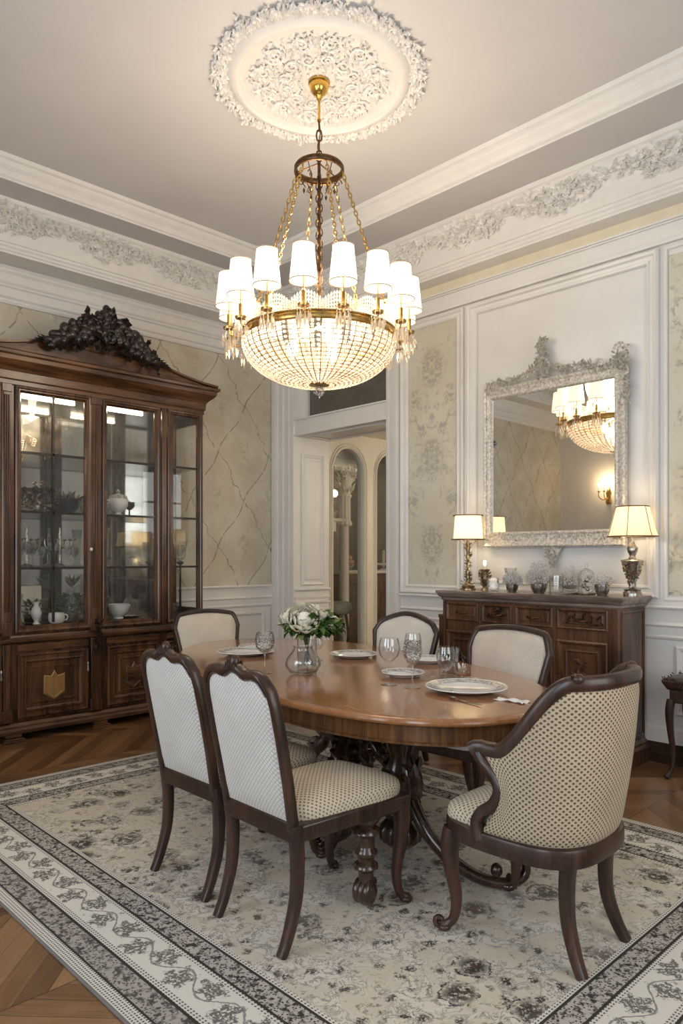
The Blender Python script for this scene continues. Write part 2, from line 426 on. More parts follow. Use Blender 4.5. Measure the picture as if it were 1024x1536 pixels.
def rug_mat(X0, X1, Y0, Y1):
    m, nt, b = newmat('woven rug'); setp(b, rough=.95, spec=.1)
    x, y, z, v = coords(nt)
    wob = (noise(nt, v, 2.0, 2) - .5)*.006
    dx = (x - X0).mn(X1 - x*1.0) if False else (x - X0).mn(x*-1 + X1)
    dy = (y - Y0).mn(y*-1 + Y1)
    d = dx.mn(dy) + wob
    vert = dx.lt(dy)                         # 1 on the long sides
    t = y*vert + x*(1 - vert)                # coordinate along the border
    D = lambda a, c: d.between(a, c)
    n_f = noise(nt, v, 42, 4, .7); n_m = noise(nt, v, 17, 5, .7, 1.2); n_l = noise(nt, v, 6, 3, .6, .6); n_x = noise(nt, v, 130, 2, .7)
    ink = (.055,.047,.040); ink2 = (.088,.077,.066); cream = (.62,.585,.51)
    # field: scattered flowers, vines and palmettes
    vd = comb(nt, x + (n_m - .5)*.10, y + (n_f - .5)*.06, 0.0)
    vo = voro(nt, vd, 5.2, 'F1'); vc = voro(nt, vd, 5.2, 'F1', 1)
    wn = nt.nodes.new('ShaderNodeTexWhiteNoise'); nt.links.new(voro_pos(nt, vd, 5.2), wn.inputs[0]); rnd = X(nt, wn.outputs[0])
    ros = (1 - vo.smooth(.20, .40)) * n_f.smooth(.38, .50) * rnd.gt(.30)
    ring = (1 - (vo - .36).ab().smooth(.010, .045)) * n_m.smooth(.42, .52) * rnd.gt(.5)
    vine = (1 - (n_l - .5).ab().smooth(.004, .014)) * n_x.gt(.40)
    vine2 = (1 - (n_m - .52).ab().smooth(.008, .028)) * n_l.smooth(.42,.54)
    speck = n_f.smooth(.54, .58) * n_m.smooth(.52, .57)
    v2 = voro(nt, vd, 15, 'F1')
    small = (1 - v2.smooth(.18, .36)) * n_l.smooth(.34, .46) * n_x.smooth(.38, .48)
    F = ros.mx(ring).mx(vine*.35).mx(vine2*.75).mx(speck*.6).mx(small).clamp()
    base = mixc(nt, n_l.smooth(.3, .7), (.61,.54,.42), (.72,.665,.57))
    worn = noise(nt, v, 1.1, 4, .6).smooth(.35, .65)
    fieldc = mixc(nt, F*(worn*.25 + .75), base, ink)
    red = (1 - vo.smooth(.08, .20)) * rnd.gt(.9) * n_f.gt(.46); fieldc = mixc(nt, red*.75, fieldc, (.32,.10,.075))
    blu = (1 - vo.smooth(.10, .26)) * rnd.between(.80, .88) * n_f.gt(.48); fieldc = mixc(nt, blu*.7, fieldc, (.15,.19,.27))
    # dark bands filled with a dense fret
    def dense(s, s2):
        s *= 1.5; s2 *= 1.3
        g = voro(nt, v, s, 'F1'); return g.smooth(.22, .42) * noise(nt, v, s2, 3).smooth(.36, .54)
    band = mixc(nt, dense(62, 40), ink, (.50,.46,.40))
    band2 = mixc(nt, (dense(58, 36)*.8).mx((1 - (((t*(1/.16)).fr() - .5).ab() - .5 + (d - .12)*2.0).ab().smooth(.02,.10))*.35), ink2, (.50,.46,.40))
    # cream floral stripe with repeated sprays
    cell = (t*(1/.135)); ft = cell.fr() - .5; par = (cell.fl()*.5).fr().gt(.25)*2 - 1
    px = ft*.135; py = d - .255 + par*.022
    rr = (px*px + py*py).sqrt(); an = py.at2(px)
    pet = rr - (an*5 + cell.fl()*1.7).cos()*.012 + (n_f - .5)*.11
    fl_ = (1 - pet.smooth(.042, .054)) * noise(nt, v, 90, 3, .7).smooth(.40, .50)
    st = (1 - (d - .255 + (t*(2*PI/.27)).sin()*.035 + (n_m-.5)*.03).ab().smooth(.002, .006))
    lf = (1 - (voro(nt, vd, 26, 'F1')).smooth(.16, .26)) * n_m.gt(.54)
    stripe = mixc(nt, fl_.mx(st*.8).mx(lf*.7).clamp()*.82, (.74,.70,.61), ink)
    # dashes
    def dash(p, w, duty=.55, off=0.0): return ((t*(1/p) + off).fr()).lt(duty)
    def rows(pitch): return ((d*(1/pitch)).fr()).between(.2, .78)
    dsh = dash(.013, 0) * rows(.0115) * (n_x.gt(.33))
    c_dash = mixc(nt, dsh*.85, (.70,.66,.58), ink)
    c_dash2 = mixc(nt, (dash(.016, 0, .5, .3) * rows(.010))*.85, (.70,.66,.58), ink)
    c = fieldc
    def put(c, a, bb, colr): return mixc(nt, D(a, bb), c, colr)
    c = put(c, .435, .455, c_dash2)
    c = put(c, .425, .437, ink)
    c = put(c, .345, .427, band)
    c = put(c, .335, .346, ink)
    c = put(c, .318, .336, c_dash2)
    c = put(c, .180, .319, stripe)
    c = put(c, .155, .181, c_dash2)
    c = put(c, .144, .156, ink)
    c = put(c, .062, .145, band2)
    c = put(c, .054, .063, ink)
    c = put(c, .008, .055, c_dash)
    c = put(c, -.1, .009, (.20,.185,.17))
    nt.links.new(c, b.inputs['Base Color']); bump(nt, b, n_x + n_f*.4, .35, .003)
    return m
def voro_pos(nt, vec, scale):
    n = nt.nodes.new('ShaderNodeTexVoronoi'); n.feature = 'F1'; nt.links.new(vec, n.inputs['Vector']); n.inputs['Scale'].default_value = scale
    return n.outputs['Position']
# ================================================================ THE ROOM
XL, XR, YB, YL, ZC = -1.25, 5.015, -1.25, 6.20, 4.30
HX = 9.2                                       # far end of the neighbouring hall
f = MB(); f.box(XL-.1, HX, YB-.1, 7.7, -.10, 0.0); structure(f.build('floor', M['floor'], smooth=0))
# ---- right wall with the door opening
DY0, DY1, DZ = 4.544, 5.87, 2.68
w = MB()
w.box(XR, XR+.5, YB, DY0, 0, 4.5); w.box(XR, XR+.5, DY1, YL+.02, 0, 4.5)
w.box(XR, XR+.5, DY0, DY1, 3.42, 4.5); w.box(XR, XR+.5, DY0, DY1, DZ, 2.86)
wr = structure(w.build('wall_right', M['joinery'], smooth=0))
w = MB(); w.box(XL, XR+.02, YL, YL+.3, 0, 4.5); wl = structure(w.build('wall_left', M['joinery'], smooth=0))
# wall facing the mirror, with two tall windows
WIN = [(-.55, .95), (2.0, 3.5)]; WZ0, WZ1 = .55, 3.1
w = MB(); ys = [YB-.3] + [q for p in WIN for q in p] + [YL+.3]
for i in range(0, len(ys), 2): w.box(XL-.3, XL, ys[i], ys[i+1], 0, 4.5)
for a, c in WIN: w.box(XL-.3, XL, a, c, 0, WZ0); w.box(XL-.3, XL, a, c, WZ1, 4.5)
structure(w.build('wall_window_side', M['plaster'], smooth=0))
w = MB(); BW = (.9, 3.1)
w.box(XL, BW[0], YB-.3, YB, 0, 4.5); w.box(BW[1], XR+.3, YB-.3, YB, 0, 4.5); w.box(BW[0], BW[1], YB-.3, YB, 0, WZ0); w.box(BW[0], BW[1], YB-.3, YB, WZ1, 4.5)
structure(w.build('wall_back', M['plaster'], smooth=0))
def window(name, O, U, N, wd):
    fr = MB(); O = V3(O); Z = V3((0,0,1)); h = WZ1 - WZ0
    rectloft(fr, O, U, Z, N, -.09, wd+.09, -.09, h+.09, [(0,0),(0,.04),(.05,.05),(.09,.02),(.09,-.25)])
    rectloft(fr, O, U, Z, N, 0, wd, 0, h, [(0,-.10),(0,-.06),(.06,-.06),(.06,-.10)])
    U = V3(U); N = V3(N)
    for k in range(1, 3):
        for (a0,a1,b0,b1) in ((wd*k/3-.018, wd*k/3+.018, .05, h-.05),):
            rectloft(fr, O, U, Z, N, a0, a1, b0, b1, [(0,-.10),(0,-.06)], True)
    for k in range(1, 4): rectloft(fr, O, U, Z, N, .05, wd-.05, h*k/4-.018, h*k/4+.018, [(0,-.10),(0,-.065)], True)
    o = structure(fr.build(name, M['joinery'], smooth=0))
    g = MB(); rectloft(g, O, U, Z, N, .04, wd-.04, .04, h-.04, [(0,-.085)], True); g.build('window_pane', M['glass'], o, smooth=0)
for i, (a, c) in enumerate(WIN): window('window_%d' % (i+1), (XL, a, WZ0), (0,1,0), (1,0,0), c-a)
window('window_3', (BW[0], YB, WZ0), (1,0,0), (0,1,0), BW[1]-BW[0])

# ---- ceiling tray : (inset on the mirror side, inset on the cabinet side, z)
def loop(sr, sl, z): return [(XL+sl, YB+sl, z), (XR-sr, YB+sl, z), (XR-sr, YL-sl, z), (XL+sl, YL-sl, z)]
def tray(name, pts, mat, smooth=0):
    m = MB(); m.rings([loop(*p)[::-1] for p in pts], True); return structure(m.build(name, mat, smooth=smooth))
m = MB(); m.add(loop(.70,.70,ZC)[::-1], [(0,1,2,3)]); m.box(XL-.2, XR+.5, YB-.2, YL+.2, 4.47, 4.55); structure(m.build('ceiling', M['ceiling'], smooth=0))
tray('trim_1', [(.655,.705,4.15),(.655,.705,4.165),(.675,.72,4.175),(.675,.72,4.185),(.69,.735,4.21),(.715,.76,4.235),(.725,.77,4.25),(.725,.77,4.265),(.745,.79,4.275),(.755,.80,4.30),(.755,.80,4.303)], M['plaster'])
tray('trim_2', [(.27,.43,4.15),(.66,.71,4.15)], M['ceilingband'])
# carved band between cove and soffit
cove = [(.170,.350,3.76),(.170,.350,3.775),(.182,.362,3.785),(.182,.362,3.80),(.196,.374,3.812),(.196,.374,3.83),(.208,.384,3.835),
        (.208,.384,3.90),(.212,.388,3.95),(.222,.394,4.0),(.236,.404,4.05),(.250,.414,4.09),(.262,.424,4.10),(.262,.424,4.115),(.282,.440,4.125),(.295,.450,4.150),(.295,.450,4.152)]
tray('trim_3', cove, M['plaster'])
tray('trim_4', [(0,0,3.76),(.172,.352,3.76)], M['plaster'])
# wall crown under the soffit : left and remaining walls stepped, right wall a strip tinted for warm glow, and frieze
tray('crown_molding', [(-.001,0,3.48),(-.001,.02,3.48),(-.001,.03,3.50),(-.001,.03,3.515),(-.001,.045,3.53),(-.001,.045,3.60),(-.001,.06,3.61),(-.001,.06,3.622),(-.001,.075,3.64),(-.001,.085,3.70),(-.001,.10,3.72),(-.001,.10,3.735),(-.001,.12,3.758)], M['plaster'])
m = MB(); rectloft(m, (XR, YB, 3.685), (0,1,0), (0,0,1), (-1,0,0), .35, YL-YB-.1, 0, .075, [(0,0),(0,.02)], True); structure(m.build('trim_5', M['cream'], smooth=0))  # the strip's warm glow is put into its colour
m = MB()
for a, h, t in ((3.52,3.545,.035),(3.545,3.56,.022),(3.66,3.672,.02),(3.672,3.687,.034)):
    m.box(XR-t, XR+.002, YB, YL-.09, a, h)
structure(m.build('trim_6', M['joinery'], smooth=0, bevel=.004))
# egg-and-dart enrichment on the upper molding
m = MB()
def along(sr, sl, z, step, fn):
    L = loop(sr, sl, z)
    sides = [(L[1], L[2], (-1,0,0)), (L[2], L[3], (0,-1,0)), (L[3], L[0], (1,0,0)), (L[0], L[1], (0,1,0))]
    for si, (a, c, n) in enumerate(sides):
        a = V3(a); c = V3(c); d = (c-a); ln = d.length; d.normalize(); k = int(ln/step)
        for i in range(k): fn(a + d*(ln*(i+.5)/k), d, V3(n), i, si, ln*(i+.5)/k, ln)
def egg(p, d, n, i, si, s, ln):
    q = p
    m.leaf(q - n*.004 + V3((0,0,.022)), V3((0,0,-1)) - n*.6, n - V3((0,0,.8)), .042, .030 if i % 2 else .016, .013)
along(.695, .742, 4.222, .034, egg)
structure(m.build('trim_7', M['ornament'], smooth=20))
# leaf and flower garland on the cove
R = random.Random(3)
m = MB()
def swag(p, d, n, i, si, s, ln):
    # clusters repeat every 0.62 m, fading in between
    ph = (s/.78) % 1.0; amp = .25 + .75*abs(math.sin(PI*ph))**1.3
    zc = 4.045 - .045*abs(math.sin(PI*ph))
    cnt = 2 + int(5*amp)
    if si in (2, 3): cnt = 2
    for k in range(cnt):
        dz = (R.random()-.5)*.20*amp
        z = zc + dz
        ins = interp([(3.84,.0),(3.9,.0),(3.95,.004),(4.0,.014),(4.05,.028),(4.09,.042),(4.12,.052)], z)
        base = p + n*(ins) + V3((0,0,z-4.0)) + d*R.uniform(-.014,.014)
        ang = R.uniform(0, 2*PI)
        dd = d*math.cos(ang) + V3((0,0,1))*math.sin(ang)*.8 + n*.35
        m.leaf(base, dd, n - V3((0,0,.4)), R.uniform(.035,.070), R.uniform(.018,.030), R.uniform(.018,.034))
    if i % 9 == 4 and amp > .6 and si < 2:
        c = p + n*(interp([(3.9,.0),(4.0,.014),(4.05,.028),(4.09,.042)], zc)+.006) + V3((0,0,zc-4.0))
        for a in range(8): m.leaf(c, d*math.cos(a*PI/4) + V3((0,0,1))*math.sin(a*PI/4) + n*.5, n, .035, .02, .012)
        m.sphere(tuple(c + n*.012), .010, 6, 4)
along(.208, .384, 4.0, .014, swag)
structure(m.build('trim_8', M['ornament'], smooth=25))

# ---- ceiling medallion
CX, CY = 2.97, 3.25
med = empty('ceiling_medallion', (CX, CY, ZC)); tag(med, 'round white plaster ceiling rose of carved foliage above the chandelier', 'ceiling rose')
m = MB(); m.lathe([(.60,0.0),(.60,-.012),(.555,-.018),(.545,-.03),(.53,-.040),(.515,-.048),(.50,-.048),(.49,-.036),(.475,-.030),(.47,-.022),(.455,-.016),(0.02,-.016)], n=96, cap=False)
m.build('backing_disc', M['plaster'], med, smooth=30)
m = MB(); R = random.Random(11)
for i in range(1500):
    a = R.uniform(0, 2*PI); rr = .585 + .045*math.sin(a*14)**2*R.random() + R.uniform(-.028,.035)
    dr = V3((math.cos(a), math.sin(a), 0)); tt = V3((-math.sin(a), math.cos(a), 0))
    an = R.uniform(0, 2*PI)
    m.leaf(dr*rr + V3((0,0,-.008)), dr*math.cos(an) + tt*math.sin(an) + V3((0,0,-.5)), (0,0,-1), R.uniform(.022,.045), R.uniform(.014,.026), R.uniform(.012,.028))
for k in range(28):
    a = 2*PI*k/28; dr = V3((math.cos(a), math.sin(a), 0)); tt = V3((-math.sin(a), math.cos(a), 0))
    m.scroll(dr*.60 + V3((0,0,-.02)), dr, tt, .030, 1.3, .008, 1 if k % 2 else -1)
    m.sphere(tuple(dr*.612 + V3((0,0,-.028))), .013, 7, 5)
m.build('wreath', M['ornament'], med, smooth=25)
m = MB()
for k in range(12):
    a = 2*PI*k/12; dr = V3((math.cos(a), math.sin(a), 0)); tt = V3((-math.sin(a), math.cos(a), 0))
    sg = 1 if k % 2 else -1
    m.scroll(dr*.345 + V3((0,0,-.026)), dr, tt, .068, 1.7, .010, sg, start=sg*1.2)
    m.scroll(dr*.21 + V3((0,0,-.026)), tt, dr, .045, 1.5, .008, -sg)
    for j in range(9):
        m.leaf(dr*.345 + dr*(.03*math.cos(j)) + tt*(.03*math.sin(j)) + V3((0,0,-.018)), dr*math.cos(j*.7) + tt*math.sin(j*.7) + V3((0,0,-.4)), (0,0,-1), .055, .028, .022)
for i in range(900):
    a = R.uniform(0, 2*PI); rr = math.sqrt(R.uniform(.10**2, .42**2)); rr += .015*math.sin(6*a)
    dr = V3((math.cos(a), math.sin(a), 0)); tt = V3((-math.sin(a), math.cos(a), 0)); an = R.uniform(0, 2*PI)
    m.leaf(dr*rr + V3((0,0,-.015)), dr*math.cos(an) + tt*math.sin(an) + V3((0,0,-.45)), (0,0,-1), R.uniform(.018,.045), R.uniform(.010,.022), R.uniform(.010,.022))
m.build('rinceau', M['ornament'], med, smooth=25)

# ---- left wall : wallpaper, chair rail, wainscot
m = MB(); m.add([(XL, YL-.004, 1.08),(XR, YL-.004, 1.08),(XR, YL-.004, 3.5),(XL, YL-.004, 3.5)], [(0,1,2,3)]); m.build('wallpaper', M['paperL'], wl, smooth=0)
def rail(mb, axis, a0, a1, prof, face):
    # prof : list of (z, projection)
    rs = []
    for z, h in prof:
        if axis == 'x': rs.append([(a0, face-h, z), (a1, face-h, z)])
        else: rs.append([(face-h, a0, z), (face-h, a1, z)])
    if axis == 'x': mb.rings(rs, closed=False)
    else: mb.rings([r[::-1] for r in rs], closed=False)
    for e in (0, 1):
        vs = [r[e] for r in rs]; vs += [((vs[-1][0], face, vs[-1][2]) if axis == 'x' else (face, vs[-1][1], vs[-1][2])), ((vs[0][0], face, vs[0][2]) if axis == 'x' else (face, vs[0][1], vs[0][2]))]
        mb.add(vs, [tuple(range(len(vs)))])
RAILP = [(1.10,0),(1.10,.035),(1.088,.040),(1.078,.035),(1.07,.024),(1.055,.018),(1.04,.014),(.985,.014),(.975,.022),(.965,.026),(.95,.014),(.90,.010),(.885,.018),(.87,.012),(.865,0)]
m = MB(); rail(m, 'x', XL, XR-.02, RAILP, YL-.002); structure(m.build('chair_rail', M['joinery'], smooth=20))
BASEP = [(.155,0),(.15,.018),(.135,.026),(.12,.020),(.0,.022)]
m = MB(); rail(m, 'x', XL, XR-.02, BASEP, YL-.002); structure(m.build('baseboard_left', M['darkbase'], smooth=20))
PANP = [(0,.0),(0,.012),(.012,.020),(.028,.018),(.036,.006),(.045,.002)]
m = MB()
for (a, c) in ((-1.1,0.1),(.25,1.55),(1.7,2.9),(3.0,3.9),(4.02,4.86)):
    rectloft(m, (0,YL-.002,0), (1,0,0), (0,0,1), (0,-1,0), a, c, .24, .82, PANP)
structure(m.build('trim_9', M['joinery'], smooth=0))
# ---- right wall : panel moldings
def rwall(mb, y0, y1, z0, z1, prof, cap=False): rectloft(mb, (XR-.001,0,0), (0,1,0), (0,0,1), (-1,0,0), y0, y1, z0, z1, prof, cap)
BIG = [(0,0),(0,.028),(.010,.036),(.026,.030),(.034,.018),(.052,.016),(.060,.024),(.070,.020),(.078,.004)]
for nm, (y0, y1), mt in (('wallpaper', (3.747-.02, 4.283+.01), 'paperR'), ('wallpaper', (.95, 1.975), 'paperR2')):
    p = MB(); p.add([(XR-.004,y0,1.14),(XR-.004,y0,3.44),(XR-.004,y1,3.44),(XR-.004,y1,1.14)], [(0,1,2,3)]); p.build(nm, M[mt], wr, smooth=0)
m = MB()
rwall(m, 3.665, 4.365, 1.075, 3.505, BIG)
rwall(m, 2.035, 3.625, 1.115, 3.505, [(0,0),(0,.030),(.012,.042),(.030,.036),(.040,.018),(.062,.014),(.070,.026),(.084,.022),(.092,.004)])
rwall(m, .87, 2.045-.04, 1.10, 3.505, [(0,0),(0,.012),(.006,.016),(.02,.014),(.026,.004)])
rwall(m, -1.1, .8, 1.115, 3.505, BIG)
structure(m.build('trim_10', M['joinery'], smooth=0))
# chair rail and wainscot on the right wall
RP = [(z-.03, h) for z, h in RAILP]
m = MB(); rail(m, 'y', YB, 4.37, RP, XR-.001); structure(m.build('chair_rail', M['joinery'], smooth=20))
m = MB(); rail(m, 'y', YB, 4.37, [(.26,0),(.25,.02),(.235,.032),(.14,.032),(.138,.0)], XR-.001); structure(m.build('trim_11', M['joinery'], smooth=20))
m = MB(); rail(m, 'y', YB, 4.37, [(.14,0),(.138,.036),(.06,.040),(.05,.034),(0,.036)], XR-.001); structure(m.build('baseboard_right', M['darkbase'], smooth=20))
m = MB()
for (a, c) in ((3.74,4.27),(2.2,3.5),(1.0,1.93),(-.2,.8)): rwall(m, a, c, .33, .80, [(0,0),(0,.014),(.014,.022),(.030,.018),(.040,.004),(.085,.004),(.10,.012)], True)
structure(m.build('trim_12', M['joinery'], smooth=0))
# ---- door casing
m = MB()
def casing(y0, y1, z0, z1, steps):
    for a, c, t in steps: m.box(XR-t, XR+.001, lerp(y0,y1,a), lerp(y0,y1,c), z0, z1)
casing(4.544, 4.375, 0, 3.42, ((0,.16,.022),(.16,.26,.034),(.26,.50,.024),(.50,.60,.040),(.60,.82,.050),(.82,1.0,.066)))
casing(5.87, 6.185, 0, 3.42, ((0,.20,.022),(.20,.26,.034),(.26,.48,.024),(.48,.55,.045),(.55,.72,.040),(.72,.78,.058),(.78,1.0,.066)))
for a, h, t in ((3.42,3.44,.022),(3.44,3.46,.036),(3.46,3.50,.026),(3.50,3.52,.06)): m.box(XR-t, XR+.001, 4.375, 6.185, a, h)
structure(m.build('door_casing', M['joinery'], smooth=0, bevel=.003))
m = MB()
# transom sash bars and moldings of the rail
for z0, z1, t in ((2.68,2.70,.018),(2.845,2.86,.018)): m.box(XR-t, XR+.001, DY0, DY1, z0, z1)
m.box(XR+.10, XR+.15, DY0, DY1, 2.86, 2.885); m.box(XR+.10, XR+.15, DY1-.075, DY1, 2.86, 3.42); m.box(XR+.10, XR+.15, DY0, DY0+.03, 2.86, 3.42); m.box(XR+.10, XR+.15, DY0, DY1, 3.39, 3.42)
# panelled reveals
for (z0, z1, pr_) in ((1.09,2.50,1),(.16,.84,1)):
    rectloft(m, (XR,DY1-.001,0), (1,0,0), (0,0,1), (0,-1,0), .09, .41, z0, z1, [(0,0),(0,.010),(.012,.018),(.026,.014),(.034,.002),(.055,.002),(.065,.010),(.07,.010)], True)
    rectloft(m, (XR,DY0+.001,0), (1,0,0), (0,0,1), (0,1,0), .09, .41, z0, z1, [(0,0),(0,.010),(.012,.018),(.026,.014),(.034,.002)], False)
for z, t in ((.90,.02),(.95,.012),(1.04,.024)): m.box(XR, XR+.5, DY1-t, DY1+.01, z, z+.02)
rectloft(m, (XR,DY0,DZ-.001), (1,0,0), (0,1,0), (0,0,-1), .07, .43, .1, DY1-DY0-.1, [(0,0),(0,.008),(.012,.014),(.03,.002)])
structure(m.build('door_1', M['joinery'], smooth=0))
g = MB(); g.add([(XR+.125,DY0,2.86),(XR+.125,DY1,2.86),(XR+.125,DY1,3.42),(XR+.125,DY0,3.42)], [(0,3,2,1)]); structure(g.build('window_4', M['cabglass'], smooth=0))
g = MB(); g.box(XR+.16, XR+.46, DY0+.001, DY1-.001, 2.86, 3.42); structure(g.build('transom_dark', M['niche'], smooth=0))  # dark block standing in for the unlit void behind the transom

# ---- neighbouring hall with arched glazed openings
HXa = XR + .5; AY = 6.0; HZ = 2.83
m = MB(); m.box(HXa, HX, 3.2, AY+.02, HZ, HZ+.1); m.box(HXa, HX, 3.1, 3.2, 0, HZ+.1); m.box(HX, HX+.1, 3.1, 7.7, 0, HZ+.1); structure(m.build('wall_hall', M['hallwall'], smooth=0))
# arched front : built as a plate with arched holes
arches = [(5.705, 6.198), (6.435, 6.928), (7.165, 7.66)]
m = MB()
def arch_pts(x0, x1, z0, zt, n=16):
    cx = (x0+x1)/2; r = (x1-x0)/2; zs = zt - r*1.05
    return [(x0, z0)] + [(cx - r*math.cos(PI*k/n), zs + 1.05*r*math.sin(PI*k/n)) for k in range(n+1)] + [(x1, z0)]
edges = [HXa] + [(arches[i][1]+arches[i+1][0])/2 for i in range(2)] + [HX]
AT = 2.66
for i, (x0, x1) in enumerate(arches):
    a = arch_pts(x0, x1, 0.0, AT); e0, e1 = edges[i], edges[i+1]
    outp = []
    n = len(a)
    for k, (x, z) in enumerate(a):
        if k == 0: outp.append((e0, z))
        elif k == n-1: outp.append((e1, z))
        else:
            t = (k-1)/(n-3)
            if t < .25: outp.append((e0, lerp(a[1][1], HZ, t/.25)))
            elif t > .75: outp.append((e1, lerp(HZ, a[1][1], (t-.75)/.25)))
            else: outp.append((lerp(e0, e1, (t-.25)/.5), HZ))
    ri = [[(x, AY, z) for x, z in outp], [(x, AY, z) for x, z in a], [(x, AY+.10, z) for x, z in a]]
    m.rings([r for r in ri], closed=False)
    # molding around the arch
    for off, rr in ((.022,.012),(.055,.008)):
        cx = (x0+x1)/2; pts = []
        for x, z in a:
            r = (x1-x0)/2; zs = AT - r*1.05
            if z <= zs: pts.append((x + (off if x > cx else -off), AY-.004, z))
            else:
                s_ = (r+off)/r; pts.append((cx + (x-cx)*s_, AY-.004, zs + (z-zs)*s_))
        m.sweep(pts, rr, 6, up=(0,1,0))
structure(m.build('wall_arcade', M['hallwall'], smooth=40))
g = MB()
for x0, x1 in arches[:2]:
    a = arch_pts(x0, x1, 0.02, AT); g.add([(x, AY+.05, z) for x, z in a], [tuple(range(len(a)))])
structure(g.build('window_5', M['cabglass'], smooth=0))
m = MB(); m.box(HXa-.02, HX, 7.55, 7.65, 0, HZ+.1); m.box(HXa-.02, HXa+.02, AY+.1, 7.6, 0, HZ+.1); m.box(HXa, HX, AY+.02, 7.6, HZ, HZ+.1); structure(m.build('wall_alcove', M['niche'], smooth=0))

# things beyond the arches
t = empty('stone_column', (6.60, 6.74, 0)); tag(t, 'white column with leafy capital standing behind the left arched pane', 'column')
m = MB(); m.lathe([(.10,0),(.10,.12),(.075,.15),(.085,.18),(.062,.22),(.060,1.80)], n=20, flute=.06, nf=10); m.build('shaft', M['plaster'], t, smooth=60)
m = MB(); m.lathe([(.09,1.8),(.105,1.82),(.095,1.85),(.082,1.87),(.080,2.16),(.095,2.18),(.095,2.20),(.08,2.21)], n=24, flute=.08, nf=12); m.build('drum', M['plaster'], t, smooth=60)
m = MB(); m.lathe([(.08,2.21),(.09,2.30),(.13,2.48),(.16,2.50),(.16,2.55),(.02,2.56)], n=16); R = random.Random(5)
for i in range(90):
    a = R.uniform(0,2*PI); z = R.uniform(2.2,2.5); r = lerp(.085,.14,(z-2.2)/.3); dr = V3((math.cos(a), math.sin(a), 0))
    m.leaf(dr*r + V3((0,0,z)), V3((0,0,1)) + dr*.5, dr, .09, .05, .02)
for sx in (-1,1): 
    m.scroll((sx*.12,-.12,2.46), (sx,0,0), (0,0,1), .055, 1.6, .012)
m.build('capital', M['ornament'], t, smooth=30)
t = empty('upholstered_stool', (6.16, 6.42, 0)); tag(t, 'mint green upholstered stool with dark wood legs behind the left arched pane', 'stool')
m = MB(); m.lathe([(.05,.70),(.15,.70),(.185,.73),(.195,.78),(.18,.83),(.13,.85),(.02,.855)], n=20, cap=True); m.build('seat', M['mint'], t, smooth=60)
for k in range(4):
    a = PI/4 + k*PI/2; m = MB(); m.sweep(catmull([(.11*math.cos(a), .11*math.sin(a), .71), (.14*math.cos(a), .14*math.sin(a), .45), (.12*math.cos(a), .12*math.sin(a), .2), (.15*math.cos(a), .15*math.sin(a), 0)], 4), .018, 6); m.build('leg', M['chairwood'], t)
t = empty('console_cabinet', (7.05, 7.0, 0)); tag(t, 'dark wooden console cabinet with pale top behind the arched panes', 'cabinet')
m = MB(); m.box(-.36, .9, -.2, .2, .04, 1.17); m.build('body', M['sidewood'], t, bevel=.01)
m = MB(); m.box(-.40, .94, -.24, .22, 1.17, 1.21); m.build('top', M['plaster'], t, bevel=.01)
for a, c in ((-.33,.25),(.29,.87)):
    m = MB(); rectloft(m, (0,-.201,0), (1,0,0), (0,0,1), (0,-1,0), a, c, .1, 1.1, [(0,0),(0,.015),(.05,.015),(.06,.004),(.1,.004),(.12,.012)], True); m.build('door', M['sidewood'], t)
t = empty('flower_bowl', (6.83, 6.92, 1.21)); tag(t, 'small bowl of peach flowers on the console cabinet beyond the doorway', 'flower bowl')
m = MB(); m.lathe([(.03,0),(.05,.01),(.09,.07),(.10,.09),(.085,.085),(.02,.04)], n=16); m.build('bowl', M['silver'], t, smooth=60)
m = MB(); R = random.Random(9)
for i in range(26):
    a = R.uniform(0,2*PI); r = .10*math.sqrt(R.random()); m.sphere((r*math.cos(a), r*math.sin(a), .11+.05*(1-r/.1)+R.uniform(0,.05)), .026, 7, 5)
m.build('blossoms', M['pinkpetal'], t, smooth=60)
t = empty('cake_stand', (7.62, 6.98, 1.21)); tag(t, 'white footed dish with a candle on the console behind the right arch', 'footed dish')
m = MB(); m.lathe([(.07,0),(.06,.01),(.02,.03),(.02,.06),(.14,.08),(.15,.10),(.02,.09)], n=20); m.build('dish', M['white'], t, smooth=60)
m = MB(); m.lathe([(.022,.09),(.022,.28),(.005,.285)], n=12); m.build('candle', M['ivory'], t, smooth=60)
t = empty('potted_plant', (6.02, 6.35, 1.86)); tag(t, 'small potted plant on a bracket shelf left of the white column', 'plant')
m = MB(); m.lathe([(.03,0),(.05,.02),(.06,.10),(.05,.10),(.02,.08)], n=14); m.build('pot', M['silver'], t, smooth=60)
m = MB()
for i in range(30):
    a = R.uniform(0,2*PI); m.leaf((0,0,.09), (math.cos(a), math.sin(a), R.uniform(.3,1.6)), (0,0,1), R.uniform(.06,.1), .035, .012)
m.build('foliage', M['leafgreen'], t)
t = MB(); t.box(5.90, 6.16, 6.24, 6.5, 1.82, 1.86); t.box(5.94, 6.0, 6.26, 6.5, 1.70, 1.82); t.box(5.53, 5.92, 6.3, 6.4, 1.82, 1.85)
tag(t.build('wall_bracket', M['plaster'], bevel=.006), 'white bracket shelf under the small potted plant beyond the doorway', 'shelf')
# ---- rug
X0, X1, Y0, Y1 = 1.045, 3.775, .70, 4.635
rg = MB(); 
n1, n2 = 28, 40
rg.box(X0, X1, Y0, Y1, .0, .010)
tag(rg.build('area_rug', rug_mat(X0, X1, Y0, Y1), smooth=0, bevel=.004), 'large cream oriental rug with dark floral borders under the dining table', 'rug')
